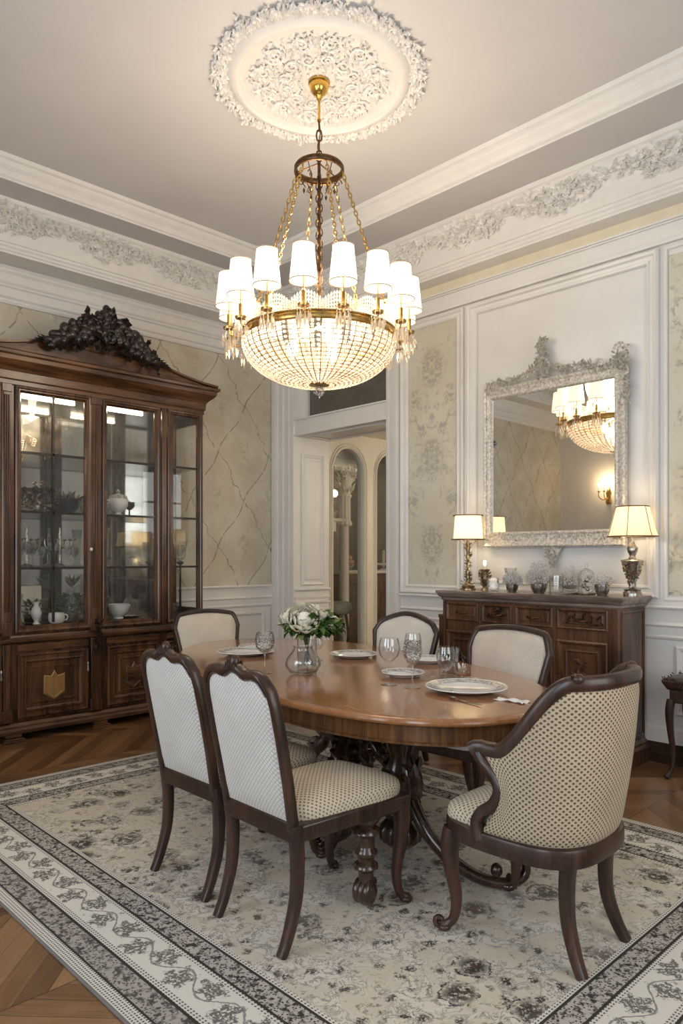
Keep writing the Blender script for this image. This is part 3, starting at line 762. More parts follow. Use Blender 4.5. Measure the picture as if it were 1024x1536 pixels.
# ================================================================ dining table
RUGZ = .010
TX, TY, TA, TB, TR, TN = 2.953, 3.105, .775, 1.57, -.265, 2.33
tb = empty('dining_table', (TX, TY, RUGZ), TR); tag(tb, 'large oval polished mahogany dining table on dark carved pedestals', 'dining table')
def oval(ins, z, n=96, off=0):
    out = []
    for k in range(n):
        t = 2*PI*k/n; c = math.cos(t); s = math.sin(t); e = 2/TN
        out.append(((TA-ins)*abs(c)**e*(1 if c >= 0 else -1), (TB-ins)*abs(s)**e*(1 if s >= 0 else -1), z))
    return out
TZ = .75
m = MB(); m.rings([oval(.07,TZ-.034),oval(.02,TZ-.034),oval(.012,TZ-.030),oval(.004,TZ-.026),oval(.0,TZ-.018),oval(.003,TZ-.010),oval(.010,TZ-.006),oval(.014,TZ-.003),oval(.024,TZ-.001),oval(.034,TZ)], True, True, True)
m.build('tabletop', M['tabletop'], tb, smooth=30)
m = MB(); m.rings([oval(.075,TZ-.030),oval(.055,TZ-.034),oval(.055,TZ-.042),oval(.062,TZ-.046),oval(.062,TZ-.105),oval(.056,TZ-.110),oval(.056,TZ-.118),oval(.064,TZ-.122),oval(.09,TZ-.122),oval(.09,TZ-.06)], True)
m.build('apron', M['apron'], tb, smooth=30)
m = MB(); m.box(-.10,.10,-1.2,1.2,TZ-.10,TZ-.03); m.box(-.55,.55,-.9,-.8,TZ-.10,TZ-.03); m.box(-.55,.55,.1,.2,TZ-.10,TZ-.03); m.build('cross_rail', M['tableleg'], tb, smooth=0)
ct, st_ = math.cos(-TR), math.sin(-TR)
def tl(x, y, z=0): # world -> table local
    dx, dy = x-TX, y-TY; return (dx*ct - dy*st_, dx*st_ + dy*ct, z)
R = random.Random(21)
def pedestal(wx, wy):
    c = tl(wx, wy)
    m = MB(); m.lathe([(.13,TZ-.08),(.12,TZ-.13),(.06,TZ-.15),(.065,TZ-.20),(.05,TZ-.24),(.075,TZ-.30),(.10,TZ-.38),(.085,TZ-.44),(.055,TZ-.47),(.075,TZ-.49),(.075,TZ-.51),(.06,TZ-.53),(.095,TZ-.57),(.09,TZ-.62),(.05,TZ-.65),(.02,TZ-.67)], c=c, n=28, flute=.05, nf=14)
    for k in range(60):
        a = R.uniform(0,2*PI); z = R.uniform(.30,.48); dr = V3((math.cos(a), math.sin(a), 0))
        m.leaf(V3(c) + dr*.080 + V3((0,0,z-.03)), V3((0,0,1)) + dr*.05, dr, .06, .04, .018)
    return m.build('pedestal', M['tableleg'], tb, smooth=45)
pedestal(2.45, 2.14); pedestal(3.04, 3.05)
def pleg(wx, wy, fx, fy, lobe=1.0, curl=True, h0=.34):
    a = V3(tl(wx, wy, h0)); e = V3(tl(fx, fy, 0)); d = V3((e.x-a.x, e.y-a.y, 0)); L = d.length; d.normalize(); up = V3((0,0,1))
    P = [a + up*.02, a + d*L*.22 + up*.02*lobe, a + d*L*.45 - up*.07, a + d*L*.68 - up*.20, a + d*L*.90 - up*(h0-.05)]
    P = catmull(P, 6); n = len(P); side = d.cross(up)
    rad = [(lerp(.045,.03,i/(n-1))*(1+.22*math.sin(i*1.1)), lerp(.06,.035,i/(n-1))*(1+.15*math.sin(i*1.1))) for i in range(n)]
    m = MB(); m.sweep(P, rad, 10, up=side)
    m.scroll(e - d*.0 + up*.062, d, up, .046, 1.35, .024, -1, n=8, steps=18, start=-2.0)
    for i in range(2, n-2, 2):
        for s_ in (-1,1): m.leaf(P[i] + side*s_*.03 + up*.02, d*.9 + up*.1 + side*s_*.15, up + side*s_, .06, .04, .014)
    return m.build('leg', M['tableleg'], tb, smooth=50)
pleg(2.45, 2.14, 2.74, 2.36); pleg(2.45, 2.14, 2.30, 2.50)
pleg(3.04, 3.05, 2.66, 2.86); pleg(3.04, 3.05, 3.38, 3.22); pleg(3.04, 3.05, 2.92, 3.46); pleg(3.04,3.05, 3.16,2.66)
# turned front leg with a scrolled block foot
c = tl(2.075, 1.995)
m = MB(); m.lathe([(.03,.40),(.058,.385),(.062,.36),(.045,.335),(.038,.325),(.056,.31),(.058,.30),(.040,.285),(.034,.26),(.036,.235),(.046,.225),(.046,.215),(.034,.205),(.032,.185),(.048,.172),(.050,.160),(.034,.150),(.030,.13),(.035,.10)], c=c, n=22)
d0 = V3(tl(2.45,2.14)) - V3(c); d0.normalize()
a0 = V3(c) + V3((0,0,.395)); m.sweep(catmull([a0 - d0*.03, a0 + d0*.12 + V3((0,0,.03)), a0 + d0*.3 + V3((0,0,-.02)), a0 + d0*.38], 5), (.035,.045), 8, up=(0,0,1))
fwd = V3(tl(2.075-.5,1.995-.12)) - V3(c); fwd.normalize()
sd = fwd.cross(V3((0,0,1)))
for s_ in (-.022, 0, .022): m.scroll(V3(c) + fwd*.005 + sd*s_ + V3((0,0,.062)), fwd, (0,0,1), .046, 1.5, .017, -1, n=8, steps=20, start=2.2)
m.sphere((c[0], c[1], .065), (.047,.047,.058), 14, 8)
m.build('leg', M['tableleg'], tb, smooth=50)
# big black S-scroll leg at the near end
P = [tl(2.46,2.10,.34), tl(2.44,2.00,.22), tl(2.47,1.88,.11), tl(2.53,1.77,.045), tl(2.60,1.68,.030), tl(2.655,1.635,.065), tl(2.66,1.64,.13), tl(2.64,1.67,.19)]
P = catmull(P, 6); n = len(P)
m = MB(); m.sweep(P, [(lerp(.032,.017,i/(n-1)), lerp(.034,.015,i/(n-1))) for i in range(n)], 9, up=(0,0,1))
m.sphere(tl(2.56,1.71,.088), (.026,.026,.03), 9, 6); m.sphere(tl(2.60,1.68,.022), (.035,.035,.022), 9, 6)
m.build('leg', M['tableleg'], tb, smooth=50)

# ================================================================ side chairs
def cushion(name, mat, parent, x0, x1, wb, wf, z, h, over=.0, power=3.0, bow=.03):
    """domed loose seat: x0 back, x1 front, half widths wb/wf"""
    def fn(u, v):
        a = u*2*PI; r = math.sin(min(v,1)*PI/2) if v <= 1 else 1
        c = math.cos(a); s = math.sin(a); e = 2/power*1.0
        cx = abs(c)**(2/5)*(1 if c >= 0 else -1); sy = abs(s)**(2/5)*(1 if s >= 0 else -1)
        rr = v/.72 if v < .72 else 1
        xx = lerp(x0, x1, .5 + .5*cx*rr); w = lerp(wb, wf, (xx-x0)/(x1-x0)); yy = w*sy*rr
        if xx > (x0+x1)/2: xx += bow*(1 - (yy/w)**2)*((xx-(x0+x1)/2)/((x1-x0)/2))
        if v < .72: zz = z + h - h*.50*(rr**3.2)
        else: t = (v-.72)/.28; zz = z + h*.50*(1-t); k = 1 + .012*math.sin(t*PI); yy *= k; xx = (xx-(x0+x1)/2)*k + (x0+x1)/2
        return (xx, yy, zz)
    m = MB(); m.grid(fn, 48, 14, closedu=True)
    xm = (x0+x1)/2
    for i, p in enumerate(m.v):
        rr = max(.05, math.hypot(p[0]-xm, p[1])); dp = max(0, z + h*.5 - p[2])
        m.uv[i] = (xm + (p[0]-xm)*(1+dp/rr), p[1]*(1+dp/rr))
    # side faces keep the weave running down by z
    return m.build(name, mat, parent, smooth=80)
def back_pad(name, mat, parent, hw, ztop, z0, xb, th, bulge, side):
    def fn(u, v):
        y = lerp(-1, 1, u); yy = y*hw(v); zt = ztop(yy) - .004
        z = z0 + v*(zt - z0); x = xb(z)
        e = min(1, (1-abs(y))*7)**.6 * min(1, (1-v)*9)**.6 * min(1, v*9)**.6
        return (x + side*(th*(.25+.75*e) + bulge*(1-y*y)*(1-(2*v-1)**2)), yy, z)
    m = MB(); m.grid(fn, 26, 26)
    for i, p in enumerate(m.v): m.uv[i] = (p[1], p[2])
    if side > 0: m.f = [q[::-1] for q in m.f]
    return m
def cabriole(x, y, zt, dx, dy, r=.027, out=.05, foot=True, mat='chairwood'):
    d = V3((dx, dy, 0)).normalized(); b = V3((x, y, 0))
    P = catmull([b + V3((0,0,zt)), b + d*.012 + V3((0,0,zt*.84)), b + d*.004 + V3((0,0,zt*.58)), b - d*.012 + V3((0,0,zt*.32)), b + d*.0 + V3((0,0,zt*.12)), b + d*out*.6 + V3((0,0,.018))], 5)
    n = len(P); rad = [interp([(0,r*1.15),(.2,r*1.12),(.45,r*.8),(.75,r*.58),(.9,r*.55),(1,r*.72)], i/(n-1)) for i in range(n)]
    m = MB(); m.sweep(P, [(q, q) for q in rad], 10, up=(0,1,.01), sq=3)
    if foot:
        m.sphere(tuple(b + d*out*.55 + V3((0,0,.016))), (r*.95, r*.95, .016), 10, 6)
    return m
def saber(x, y, zt, dx, dy, r=.021, back=.055, zf=0):
    d = V3((dx, dy, 0)); d.normalize(); b = V3((x, y, 0))
    P = catmull([b + V3((0,0,zt)), b - d*.012 + V3((0,0,zt*.72)), b - d*.006 + V3((0,0,zt*.42)), b + d*back*.45 + V3((0,0,zt*.16)), b + d*back + V3((0,0,zf))], 6)
    n = len(P); m = MB(); m.sweep(P, [(lerp(r*1.12, r*.72, i/(n-1)), lerp(r*1.3, r*.85, i/(n-1))) for i in range(n)], 12, up=(0,1,.01), sq=4)
    return m
def xb1(z): return -.004 - .115*max(0, (z-.42)/.58)**1.15
def crest1(y):
    a = abs(y)/.205
    return interp([(0,.983),(.12,.980),(.22,.969),(.32,.960),(.42,.962),(.55,.967),(.68,.965),(.80,.953),(.90,.930),(1.0,.875)], a)
def chair_serpentine(label, loc, rz, group=None):
    t = empty('dining_chair', (*loc, RUGZ), rz); tag(t, label, 'chair', group)
    hw = lambda v: interp([(0,.186),(.5,.192),(.85,.192),(.96,.188),(1,.182)], v)
    for s_, mt in ((-1,'fabback'),(1,'fabseat')):
        m = back_pad('p', None, None, hw, crest1, .455, xb1, .018, .020, s_)
        m.build('backrest_back' if s_ < 0 else 'backrest', M[mt], t, smooth=80)
    pts = [(.198,.44),(.203,.60),(.206,.76),(.205,.87),(.196,.925)]
    half = [(y, z) for y, z in pts] + [(.205*a, crest1(.205*a)+.012) for a in (.86,.78,.70,.62,.55,.48,.41,.34,.28,.22,.17,.12,.06)]
    full = half + [(0, .999)] + [(-y, z) for y, z in half[::-1]]
    P = [(xb1(z), y, z) for y, z in full]
    m = MB(); m.sweep(P, (.0155,.020), 10, up=(1,0,.05), sq=3.5)
    m.sweep([(p[0]-.015, p[1]*.965, p[2]+.004) for p in P[4:-4]], .007, 6, up=(1,0,0))
    m.sweep([(p[0]-.012, p[1]*.93, p[2]-.018) for p in P[4:-4]], .004, 5, up=(1,0,0))
    m.build('back_frame', M['chairwood'], t, smooth=45)
    m = MB()
    for k in (-2,-1,0,1,2): m.leaf((xb1(.99)-.012, k*.006, .972), (0, k*.30, 1), (-1,0,0), .062 - abs(k)*.008, .022, .016)
    for k in (-1,0,1): m.leaf((xb1(.99)+.012, k*.006, .972), (0, k*.35, 1), (1,0,0), .055, .022, .016)
    m.sphere((xb1(.99), 0, 1.012), (.020,.020,.026), 10, 8)
    m.build('crest_carving', M['chairwood'], t, smooth=45)
    m = MB(); m.box(-.018,.022,-.20,.20,.385,.455); m.build('back_rail', M['chairwood'], t, smooth=30, bevel=.005)
    m = MB(); m.add([(.0,-.205,.375),(.0,.205,.375),(.575,.235,.375),(.575,-.235,.375),(.0,-.205,.440),(.0,.205,.440),(.575,.235,.440),(.575,-.235,.440)], [(0,1,2,3),(7,6,5,4),(0,4,5,1),(1,5,6,2),(2,6,7,3),(3,7,4,0)])
    m.build('seat_rail', M['chairwood'], t, smooth=30, bevel=.010)
    cushion('seat', M['fabseat'], t, .015, .570, .188, .232, .435, .095)
    for s_ in (-1, 1):
        saber(0, s_*.198, .45, -1, 0, back=.060).build('leg', M['chairwood'], t, smooth=50)
        cabriole(.535, s_*.205, .41, .9, s_*.4, r=.028, out=.055).build('leg', M['chairwood'], t, smooth=50)
    return t
c1 = chair_serpentine('nearest pale backed side chair with carved crest and dotted seat, left of the table', (1.662, 2.14), -.02, 'carved crest side chairs on the left of the table')
c2 = copy_tree(c1); c2.location = (1.70, 2.68, RUGZ); c2.rotation_euler.z = .0
c2['label'] = 'pale upholstered side chair behind the nearest one, beside the china cabinet end of the table'

def chair_arched(label, loc, rz, mat_b, mat_f, seat, w=.245, top=.965, shape=0, group=None):
    t = empty('dining_chair', (*loc, RUGZ), rz); tag(t, label, 'chair', group)
    xb = lambda z: -.01 - .13*max(0, (z-.42)/.55)
    def crest(y):
        a = abs(y)/w
        if shape == 0: return top - .035*a*a - .10*max(0, (a-.82)/.18)**2     # flat, rounded shoulders
        return top + .012 - .085*a**1.7 - .045*max(0, (a-.80)/.20)**1.5               # higher arch
    hw = lambda v: interp([(0,w*.80),(.6,w*.93),(1,w*.96)], v)
    for s_, mt in ((-1, mat_b),(1, mat_f)):
        back_pad('p', None, None, hw, crest, .56, xb, .020, .022, s_).build('backrest_back' if s_ < 0 else 'backrest', M[mt], t, smooth=80)
    half = [(w*.80,.42),(w*.82,.56),(w*.90,.70),(w*.98,.82)] + [(w*a, crest(w*a)+.010) for a in (1.0,.97,.92,.86,.78,.68,.55,.4,.25,.1)]
    full = half + [(-y, z) for y, z in half[::-1]]
    m = MB(); m.sweep(catmull([(xb(z), y, z) for y, z in full], 3), (.017,.024), 10, up=(1,0,.05), sq=3)
    m.sweep([(xb(.55), w*.82, .55), (xb(.55), -w*.82, .55)], (.018,.02), 8, up=(0,0,1), sq=4)
    m.build('back_frame', M['chairwood'], t, smooth=45)
    m = MB(); m.add([(.0,-.2,.36),(.0,.2,.36),(.53,.235,.36),(.53,-.235,.36),(.0,-.2,.425),(.0,.2,.425),(.53,.235,.425),(.53,-.235,.425)], [(0,1,2,3),(7,6,5,4),(0,4,5,1),(1,5,6,2),(2,6,7,3),(3,7,4,0)])
    m.build('seat_rail', M['chairwood'], t, smooth=30, bevel=.012)
    cushion('seat', M[seat], t, .0, .525, .185, .232, .42, .085)
    for s_ in (-1, 1):
        saber(0, s_*w*.80, .43, -1, 0, back=.05).build('leg', M['chairwood'], t, smooth=50)
        cabriole(.49, s_*.205, .40, .9, s_*.4, r=.026, out=.05).build('leg', M['chairwood'], t, smooth=50)
    return t
chair_arched('cream upholstered chair at the far end of the table, beside the china cabinet', (3.24, 4.80), -PI/2 - .24, 'fabcream', 'fabcream', 'fabcream', w=.265, top=.945)
chair_arched('white backed chair with brown arched frame in front of the doorway', (3.78, 3.33), PI + .22, 'fabcream2', 'fabcream2', 'fabcream', w=.245, top=.965, shape=1)
chair_arched('peach dotted chair with rounded dark frame standing before the sideboard', (3.50, 2.33), PI + .02, 'fabpeach', 'fabpeach', 'fabpeach', w=.262, top=.97)

# ================================================================ barrel armchair
t = empty('armchair', (2.392, 1.43, RUGZ), PI/2 + .02); tag(t, 'barrel back armchair in dotted cream fabric at the near end of the table', 'armchair')
HA, HB, NN = .27, .252, 2.7
def dpt(sv):
    """sv: signed arc parameter, 0 = middle of the back, +-1 = front of the arms"""
    a = abs(sv); sg = 1 if sv >= 0 else -1
    if a < .80:
        th = a/.80*PI/2; e = 2/NN
        return (-HA*math.cos(th)**e if th < PI/2 else 0.0, sg*HB*math.sin(th)**e)
    return ((a-.80)/.20*.065, sg*HB)
pts = [dpt(-1 + 2*i/400) for i in range(401)]
acc = [0]
for p, q in zip(pts, pts[1:]): acc.append(acc[-1] + math.hypot(p[0]-q[0], p[1]-q[1]))
TOT = acc[-1]
def darc(s):                       # s in metres from the back middle
    tgt = s + TOT/2; lo = 0
    for i in range(400):
        if acc[i+1] >= tgt: lo = i; break
    else: lo = 399
    tt = (tgt-acc[lo])/max(1e-9, acc[lo+1]-acc[lo]); p = pts[lo]; q = pts[lo+1]
    return lerp(p[0],q[0],tt), lerp(p[1],q[1],tt)
HT = TOT/2
def ztop(s):
    a = abs(s); z = .975 + .006*math.cos(a*8)
    z = lerp(z, .715, sstep(.22, .44, a))
    return z + .012*sstep(.47, .55, a)
def shell(s, z, off=0):
    x, y = darc(s); x2, y2 = darc(min(HT, s+.004)); x1, y1 = darc(max(-HT, s-.004)); dx, dy = x2-x1, y2-y1; L = math.hypot(dx, dy) or 1
    nx, ny = -dy/L, dx/L                              # outward?
    if nx*(x-.05) + ny*y < 0: nx, ny = -nx, -ny
    lean = max(0, (z-.42)/.56); k = max(0, -x/HA)
    return (x - .075*lean*k + nx*off, y*(1+.05*lean*k) + ny*off, z)
S0 = .50                          # fabric runs to the arm supports
for nm, o1, flip in (('backrest_back', .014, 0), ('backrest', -.030, 1)):
    def fn(u, v):
        s = lerp(-S0, S0, u); e = min(1, v*12)**.5*min(1,(1-v)*12)**.5*min(1,u*40)**.5*min(1,(1-u)*40)**.5
        a = abs(s); lim = 1.0
        z = .415 + v*(ztop(s) - .012 - .415)
        # the arm support bows backwards between arm and seat
        bow = .075*math.sin(PI*min(1,max(0,(z-.42)/.29)))*sstep(.36,.50,a)
        ss = s*(1 - bow/max(.3,a))
        return shell(ss, z, o1*e + (.010*math.sin(PI*v) if o1 > 0 else -.015*math.sin(PI*v)))
    m = MB(); m.grid(fn, 90, 30, uv=lambda u, v: (lerp(-S0,S0,u), v*.5))
    for i, p in enumerate(m.v): m.uv[i] = (m.uv[i][0], p[2])
    if flip: m.f = [q[::-1] for q in m.f]
    m.build(nm, M['fabdots'], t, smooth=80)
# top rail running into the arms
ss = [lerp(-HT, HT, i/120) for i in range(121)]
P = [V3(shell(s, ztop(s))) for s in ss]
for e, idx in ((1,(-1)),(-1,0)):
    pass
front = [P[0] + V3((.022,-.004,-.004)), P[0] + V3((.040,-.012,-.016))]; back_ = [P[-1] + V3((.022,.004,-.004)), P[-1] + V3((.040,.012,-.016))]
P = front[::-1] + P + back_
m = MB(); n = len(P); m.sweep(P, [(.020,.027)]*n, 10, up=(0,0,1), sq=2.6)
m.sweep([p + V3((0,0,.018)) for p in P[2:-2]], .010, 6, up=(0,0,1))
m.build('arm_rail', M['chairwood'], t, smooth=50)
for s_ in (-1, 1):
    m = MB(); p = V3(shell(s_*.215, ztop(.215)))
    m.sphere(tuple(p + V3((-.012,0,.018))), (.020,.024,.018), 10, 6); m.leaf(p + V3((0,-s_*.03,.02)), (0,s_,.1), (0,0,1), .06, .03, .014)
    m.build('crest_carving', M['chairwood'], t, smooth=50)
for s_ in (-1, 1):
    y = s_*HB
    P = catmull([(.085,y,.706),(.062,y,.672),(.018,y,.635),(-.010,y*1.0,.585),(.012,y,.530),(.060,y,.490),(.080,y,.450),(.066,y,.395)], 6)
    n = len(P); m = MB(); m.sweep(P, [(.022, lerp(.020,.034,i/(n-1))) for i in range(n)], 10, up=(0,1,0), sq=3)
    m.build('arm_support', M['chairwood'], t, smooth=50)
# seat rail loop
def srail(th):
    c, s = math.cos(th), math.sin(th); e = 2/3.2
    return (.005 + .275*abs(c)**e*(1 if c >= 0 else -1), (.258)*abs(s)**e*(1 if s >= 0 else -1))
def srail2(th):
    x, y = srail(th)
    if x < 0: e = darc(0); 
    return (x, y, .39)
P = [srail2(2*PI*k/72) for k in range(72)]
m = MB(); m.sweep(P, (.018,.034), 10, up=(0,0,1), closed=True, sq=5); m.rings([[(p[0],p[1],.40) for p in P]], True, False, True); m.build('seat_rail', M['chairwood'], t, smooth=40)
cushion('seat', M['fabseat'], t, -.23, .268, .215, .240, .405, .105, bow=.015)
for s_ in (-1, 1):
    m = cabriole(.215, s_*.215, .385, .8, s_*.55, r=.029, out=.06)
    b = V3((.215, s_*.215, 0)); d = V3((.8, s_*.55, 0)).normalized()
    m.scroll(b + d*.05 + V3((0,0,.036)), d, (0,0,1), .020, 1.2, .011, 1, n=7, start=-1.5)
    m.build('leg', M['chairwood'], t, smooth=50)
    saber(-.215, s_*.150, .385, -1, s_*.35, r=.023, back=.060).build('leg', M['chairwood'], t, smooth=50)
# ================================================================ china cabinet
FY = 5.67; CC = 2.725
cab = empty('china_cabinet', (CC, FY, 0)); tag(cab, 'tall dark walnut glazed china cabinet with a carved pediment, on the left wall', 'china cabinet')
L0, L1 = -1.0, 1.0; DP = .50
m = MB()
m.box(L0, L1, .02, DP, .13, .74)                  # lower carcass
m.box(L0, L1, DP-.03, DP, .74, 2.74); 
for xs_ in (L0, L1-.03):
    m.box(xs_, xs_+.03, .02, .06, .86, 2.68); m.box(xs_, xs_+.03, DP-.06, DP-.03, .86, 2.68); m.box(xs_, xs_+.03, .02, DP-.03, .86, .93); m.box(xs_, xs_+.03, .02, DP-.03, 2.62, 2.68)
m.box(L0, L1, .02, DP, 2.68, 2.74); m.box(L0, L1, .02, DP, .74, .86)
m.box(-.06, .06, .0, .05, .74, 2.74)
for x in (-.69, .68): m.box(x-.03, x+.02, .0, .04, .74, 2.74)
m.build('carcass', M['cabinet'], cab, smooth=0, bevel=.004)
for xs_ in (L0+.012, L1-.018):
    gs = MB(); gs.add([(xs_,.06,.93),(xs_,DP-.06,.93),(xs_,DP-.06,2.62),(xs_,.06,2.62)], [(0,1,2,3)]); gs.build('side_glass', M['glass'], cab, smooth=0)
bk = MB(); bk.box(L0+.03, L1-.03, DP-.04, DP-.028, .86, 2.68)
bm_ = plain('aged mirror back', (.50,.50,.47), .07, .80, vary=.2, vs=3); bk.build('back_panel', bm_, cab, smooth=0)
m = MB()
m.rings([[(L0-o, FYo, z), (L0-o, DP, z), (L1+o, DP, z), (L1+o, FYo, z)][::-1] for o, FYo, z in ((.03,-.02,.055),(.045,-.045,.06),(.045,-.045,.085),(.030,-.03,.10),(.030,-.03,.115),(.012,-.012,.135),(.0,.01,.14))], True, True, True)
m.build('base_molding', M['cabineth'], cab, smooth=0)
for x in (L0+.06, -.0, L1-.06, -.69):
    m = MB(); 
    for a, z0, z1 in ((.085,.0,.018),(.075,.018,.03),(.06,.03,.058)): m.box(x-a, x+a, -.045-(a-.06), .07, z0, z1)
    m.build('foot', M['cabineth'], cab, smooth=0, bevel=.006)
for x in (L0+.06, L1-.06):
    m = MB(); m.box(x-.06, x+.06, DP-.12, DP-.01, 0, .058); m.build('foot', M['cabineth'], cab, smooth=0, bevel=.006)
m = MB()
m.rings([[(L0-o, y, z), (L0-o, DP, z), (L1+o, DP, z), (L1+o, y, z)][::-1] for o, y, z in ((.0,.0,.735),(.012,-.014,.742),(.02,-.024,.752),(.02,-.024,.772),(.010,-.012,.785),(.004,-.004,.80),(.0,.01,.805))], True, True, True)
m.build('waist_molding', M['cabineth'], cab, smooth=0)
# cornice following a shallow cyma
m = MB()
cor = ((.004,-.004,2.70),(.012,-.014,2.705),(.012,-.014,2.735),(.022,-.024,2.745),(.026,-.028,2.80),(.045,-.045,2.825),(.075,-.075,2.85),(.095,-.095,2.875),(.100,-.10,2.905),(.118,-.118,2.915),(.122,-.122,2.935),(.11,-.11,2.945))
m.rings([[(L0-o, y, z), (L0-o, DP, z), (L1+o, DP, z), (L1+o, y, z)][::-1] for o, y, z in cor], True, True, True)
m.build('cornice', M['cabineth'], cab, smooth=0)
# pediment : low swan-neck board
def pz(x):
    a = abs(x)/1.1; return 2.94 + interp([(0,.245),(.12,.235),(.25,.19),(.38,.135),(.52,.085),(.68,.045),(.85,.016),(1.0,.005)], a)
m = MB(); xs = [-1.1 + 2.2*i/60 for i in range(61)]
m.rings([[(x, -.085, 2.94) for x in xs], [(x, -.085, pz(x)) for x in xs], [(x, -.115, pz(x)+.004) for x in xs], [(x, -.118, pz(x)+.020) for x in xs], [(x, -.09, pz(x)+.028) for x in xs], [(x, .0, pz(x)+.026) for x in xs], [(x, .0, 2.94) for x in xs]], closed=False)
m.build('pediment', M['cabineth'], cab, smooth=30)
m = MB(); R = random.Random(31)
def env(x): # height of the carving over the pediment
    a = abs(x)/.50
    return interp([(0,.27),(.10,.22),(.2,.16),(.34,.155),(.5,.135),(.7,.10),(.88,.07),(1.0,.015)], a) if a <= 1 else 0
for i in range(190):
    x = R.uniform(-.50,.50)*abs(R.random())**.25; e = env(x); z = pz(x) - .10 + R.random()*(e+.10)
    an = R.uniform(0, 2*PI); r = R.uniform(.02,.05)
    m.leaf((x, -.125 - R.uniform(0,.03), z), (math.cos(an), -.1, math.sin(an)), (0,-1,.2), r*1.5, r*1.3, r*.9)
for i in range(230):
    x = R.uniform(-.47,.47); e = env(x); r = R.uniform(.016,.044); m.sphere((x, -.12 - r*.4, pz(x) - .05 + R.random()*max(.02, e - r*.4 + .05)), (r*R.uniform(.7,1.2), r, r*R.uniform(.7,1.3)), 9, 7)
for x, z, r, s_ in ((-.14,.10,.075,1),(.15,.08,.08,-1),(-.28,.07,.06,-1),(.29,.06,.06,1),(-.40,.035,.045,1),(.40,.03,.045,-1),(0.03,.02,.07,1)):
    m.scroll((x, -.15, pz(x)+z-.03), (1,0,0), (0,0,1), r, 1.6, .017, s_, n=7)
    m.scroll((x, -.13, pz(x)+z-.03), (0,0,1), (1,0,0), r*1.25, .8, .014, -s_, n=7)
m.sphere((0,-.12,pz(0)+.12), (.075,.05,.10), 14, 10); m.sphere((.01,-.12,pz(0)+.215), (.034,.03,.045), 10, 8)
for k in range(7): m.leaf((0,-.14,pz(0)+.06), (math.sin((k-3)*.4), -.1, math.cos((k-3)*.4)), (0,-1,0), .15, .04, .03)
for k in (-1,1):
    for j in range(5): m.leaf((k*(.44+j*.02), -.12, pz(.44)-.01), (k*1, -.1, .35-j*.2), (0,-1,.3), .10, .035, .02)
m.build('pediment_carving', M['carving'], cab, smooth=55)
# pilasters between the sections
def pilaster(x, w):
    m = MB(); m.box(x-w, x+w, -.022, .01, .80, 2.70)
    for k in range(-1, 2): m.sweep([(x+k*w*.5, -.024, .98), (x+k*w*.5, -.024, 2.62)], .006, 6, up=(0,1,0))
    m.box(x-w-.006, x+w+.006, -.03, .01, .80, .90); m.box(x-w-.006, x+w+.006, -.03, .01, .145, .24); m.box(x-w+.004, x+w-.004, -.02, .01, .24, .735)
    m.box(x-w-.006, x+w+.006, -.034, .01, 2.64, 2.70)
    return m
pilaster(-.03, .045).build('pilaster', M['cabinet'], cab, smooth=30, bevel=.003)
pilaster(-.735, .03).build('pilaster', M['cabinet'], cab, smooth=30, bevel=.003)
m = MB()
for k in range(26):
    an = R.uniform(0, 2*PI); m.leaf((-.03+R.uniform(-.03,.03), -.03, R.uniform(.62,.88)), (math.cos(an), -.2, math.sin(an)), (0,-1,0), .05, .022, .016)
m.build('pilaster_carving', M['carving'], cab, smooth=50)
# glazed doors
ZM = [2.20, 1.745, 1.31]; GB, GT = .895, 2.66
def glazed(x0, x1, vmid, knob, f0=.05, f1=.05, deep=.0):
    x0 -= CC; x1 -= CC
    d = MB(); rectloft(d, (0,0,0), (1,0,0), (0,0,1), (0,-1,0), x0-f0, x1+f1, GB-.075, GT+.045, [(0,-.01),(0,.018),(.008,.024),(.02,.022),(.028,.014),(.036,.014),(f0-.010,.008),(f0,-.006),(f0,-.02)])
    o = d.build('glazed_door', M['cabinet'], cab, smooth=0)
    g = MB(); g.add([(x0-.002,.012,GB-.01),(x1+.002,.012,GB-.01),(x1+.002,.012,GT+.01),(x0-.002,.012,GT+.01)], [(0,1,2,3)]); g.build('glass_pane', M['cabglass'], o, smooth=0)
    q = MB()
    for z in ZM: q.box(x0-.004, x1+.004, -.004, .016, z-.009, z+.009)
    if vmid: xm = vmid-CC; q.box(xm-.008, xm+.008, -.004, .016, GB-.01, GT+.01)
    q.build('glazing_bars', M['carving'], o, smooth=0)
    if knob is not None:
        k = MB(); k.sphere((knob-CC, -.036, 1.46), (.013,.013,.015), 10, 8); k.sweep([(knob-CC,-.01,1.46),(knob-CC,-.03,1.46)], .005, 6); k.build('knob', M['ivory'], o, smooth=60)
glazed(2.105, 2.606, 2.352, 2.645); glazed(2.802, 3.24, None, None); glazed(3.405, 3.689, None, None, .045, .032); glazed(1.765, 1.945, None, None, .035, .03)
m = MB(); m.box(3.305-CC, 3.352-CC, -.012, .01, .80, 2.70); m.build('stile', M['cabinet'], cab, smooth=0, bevel=.003)
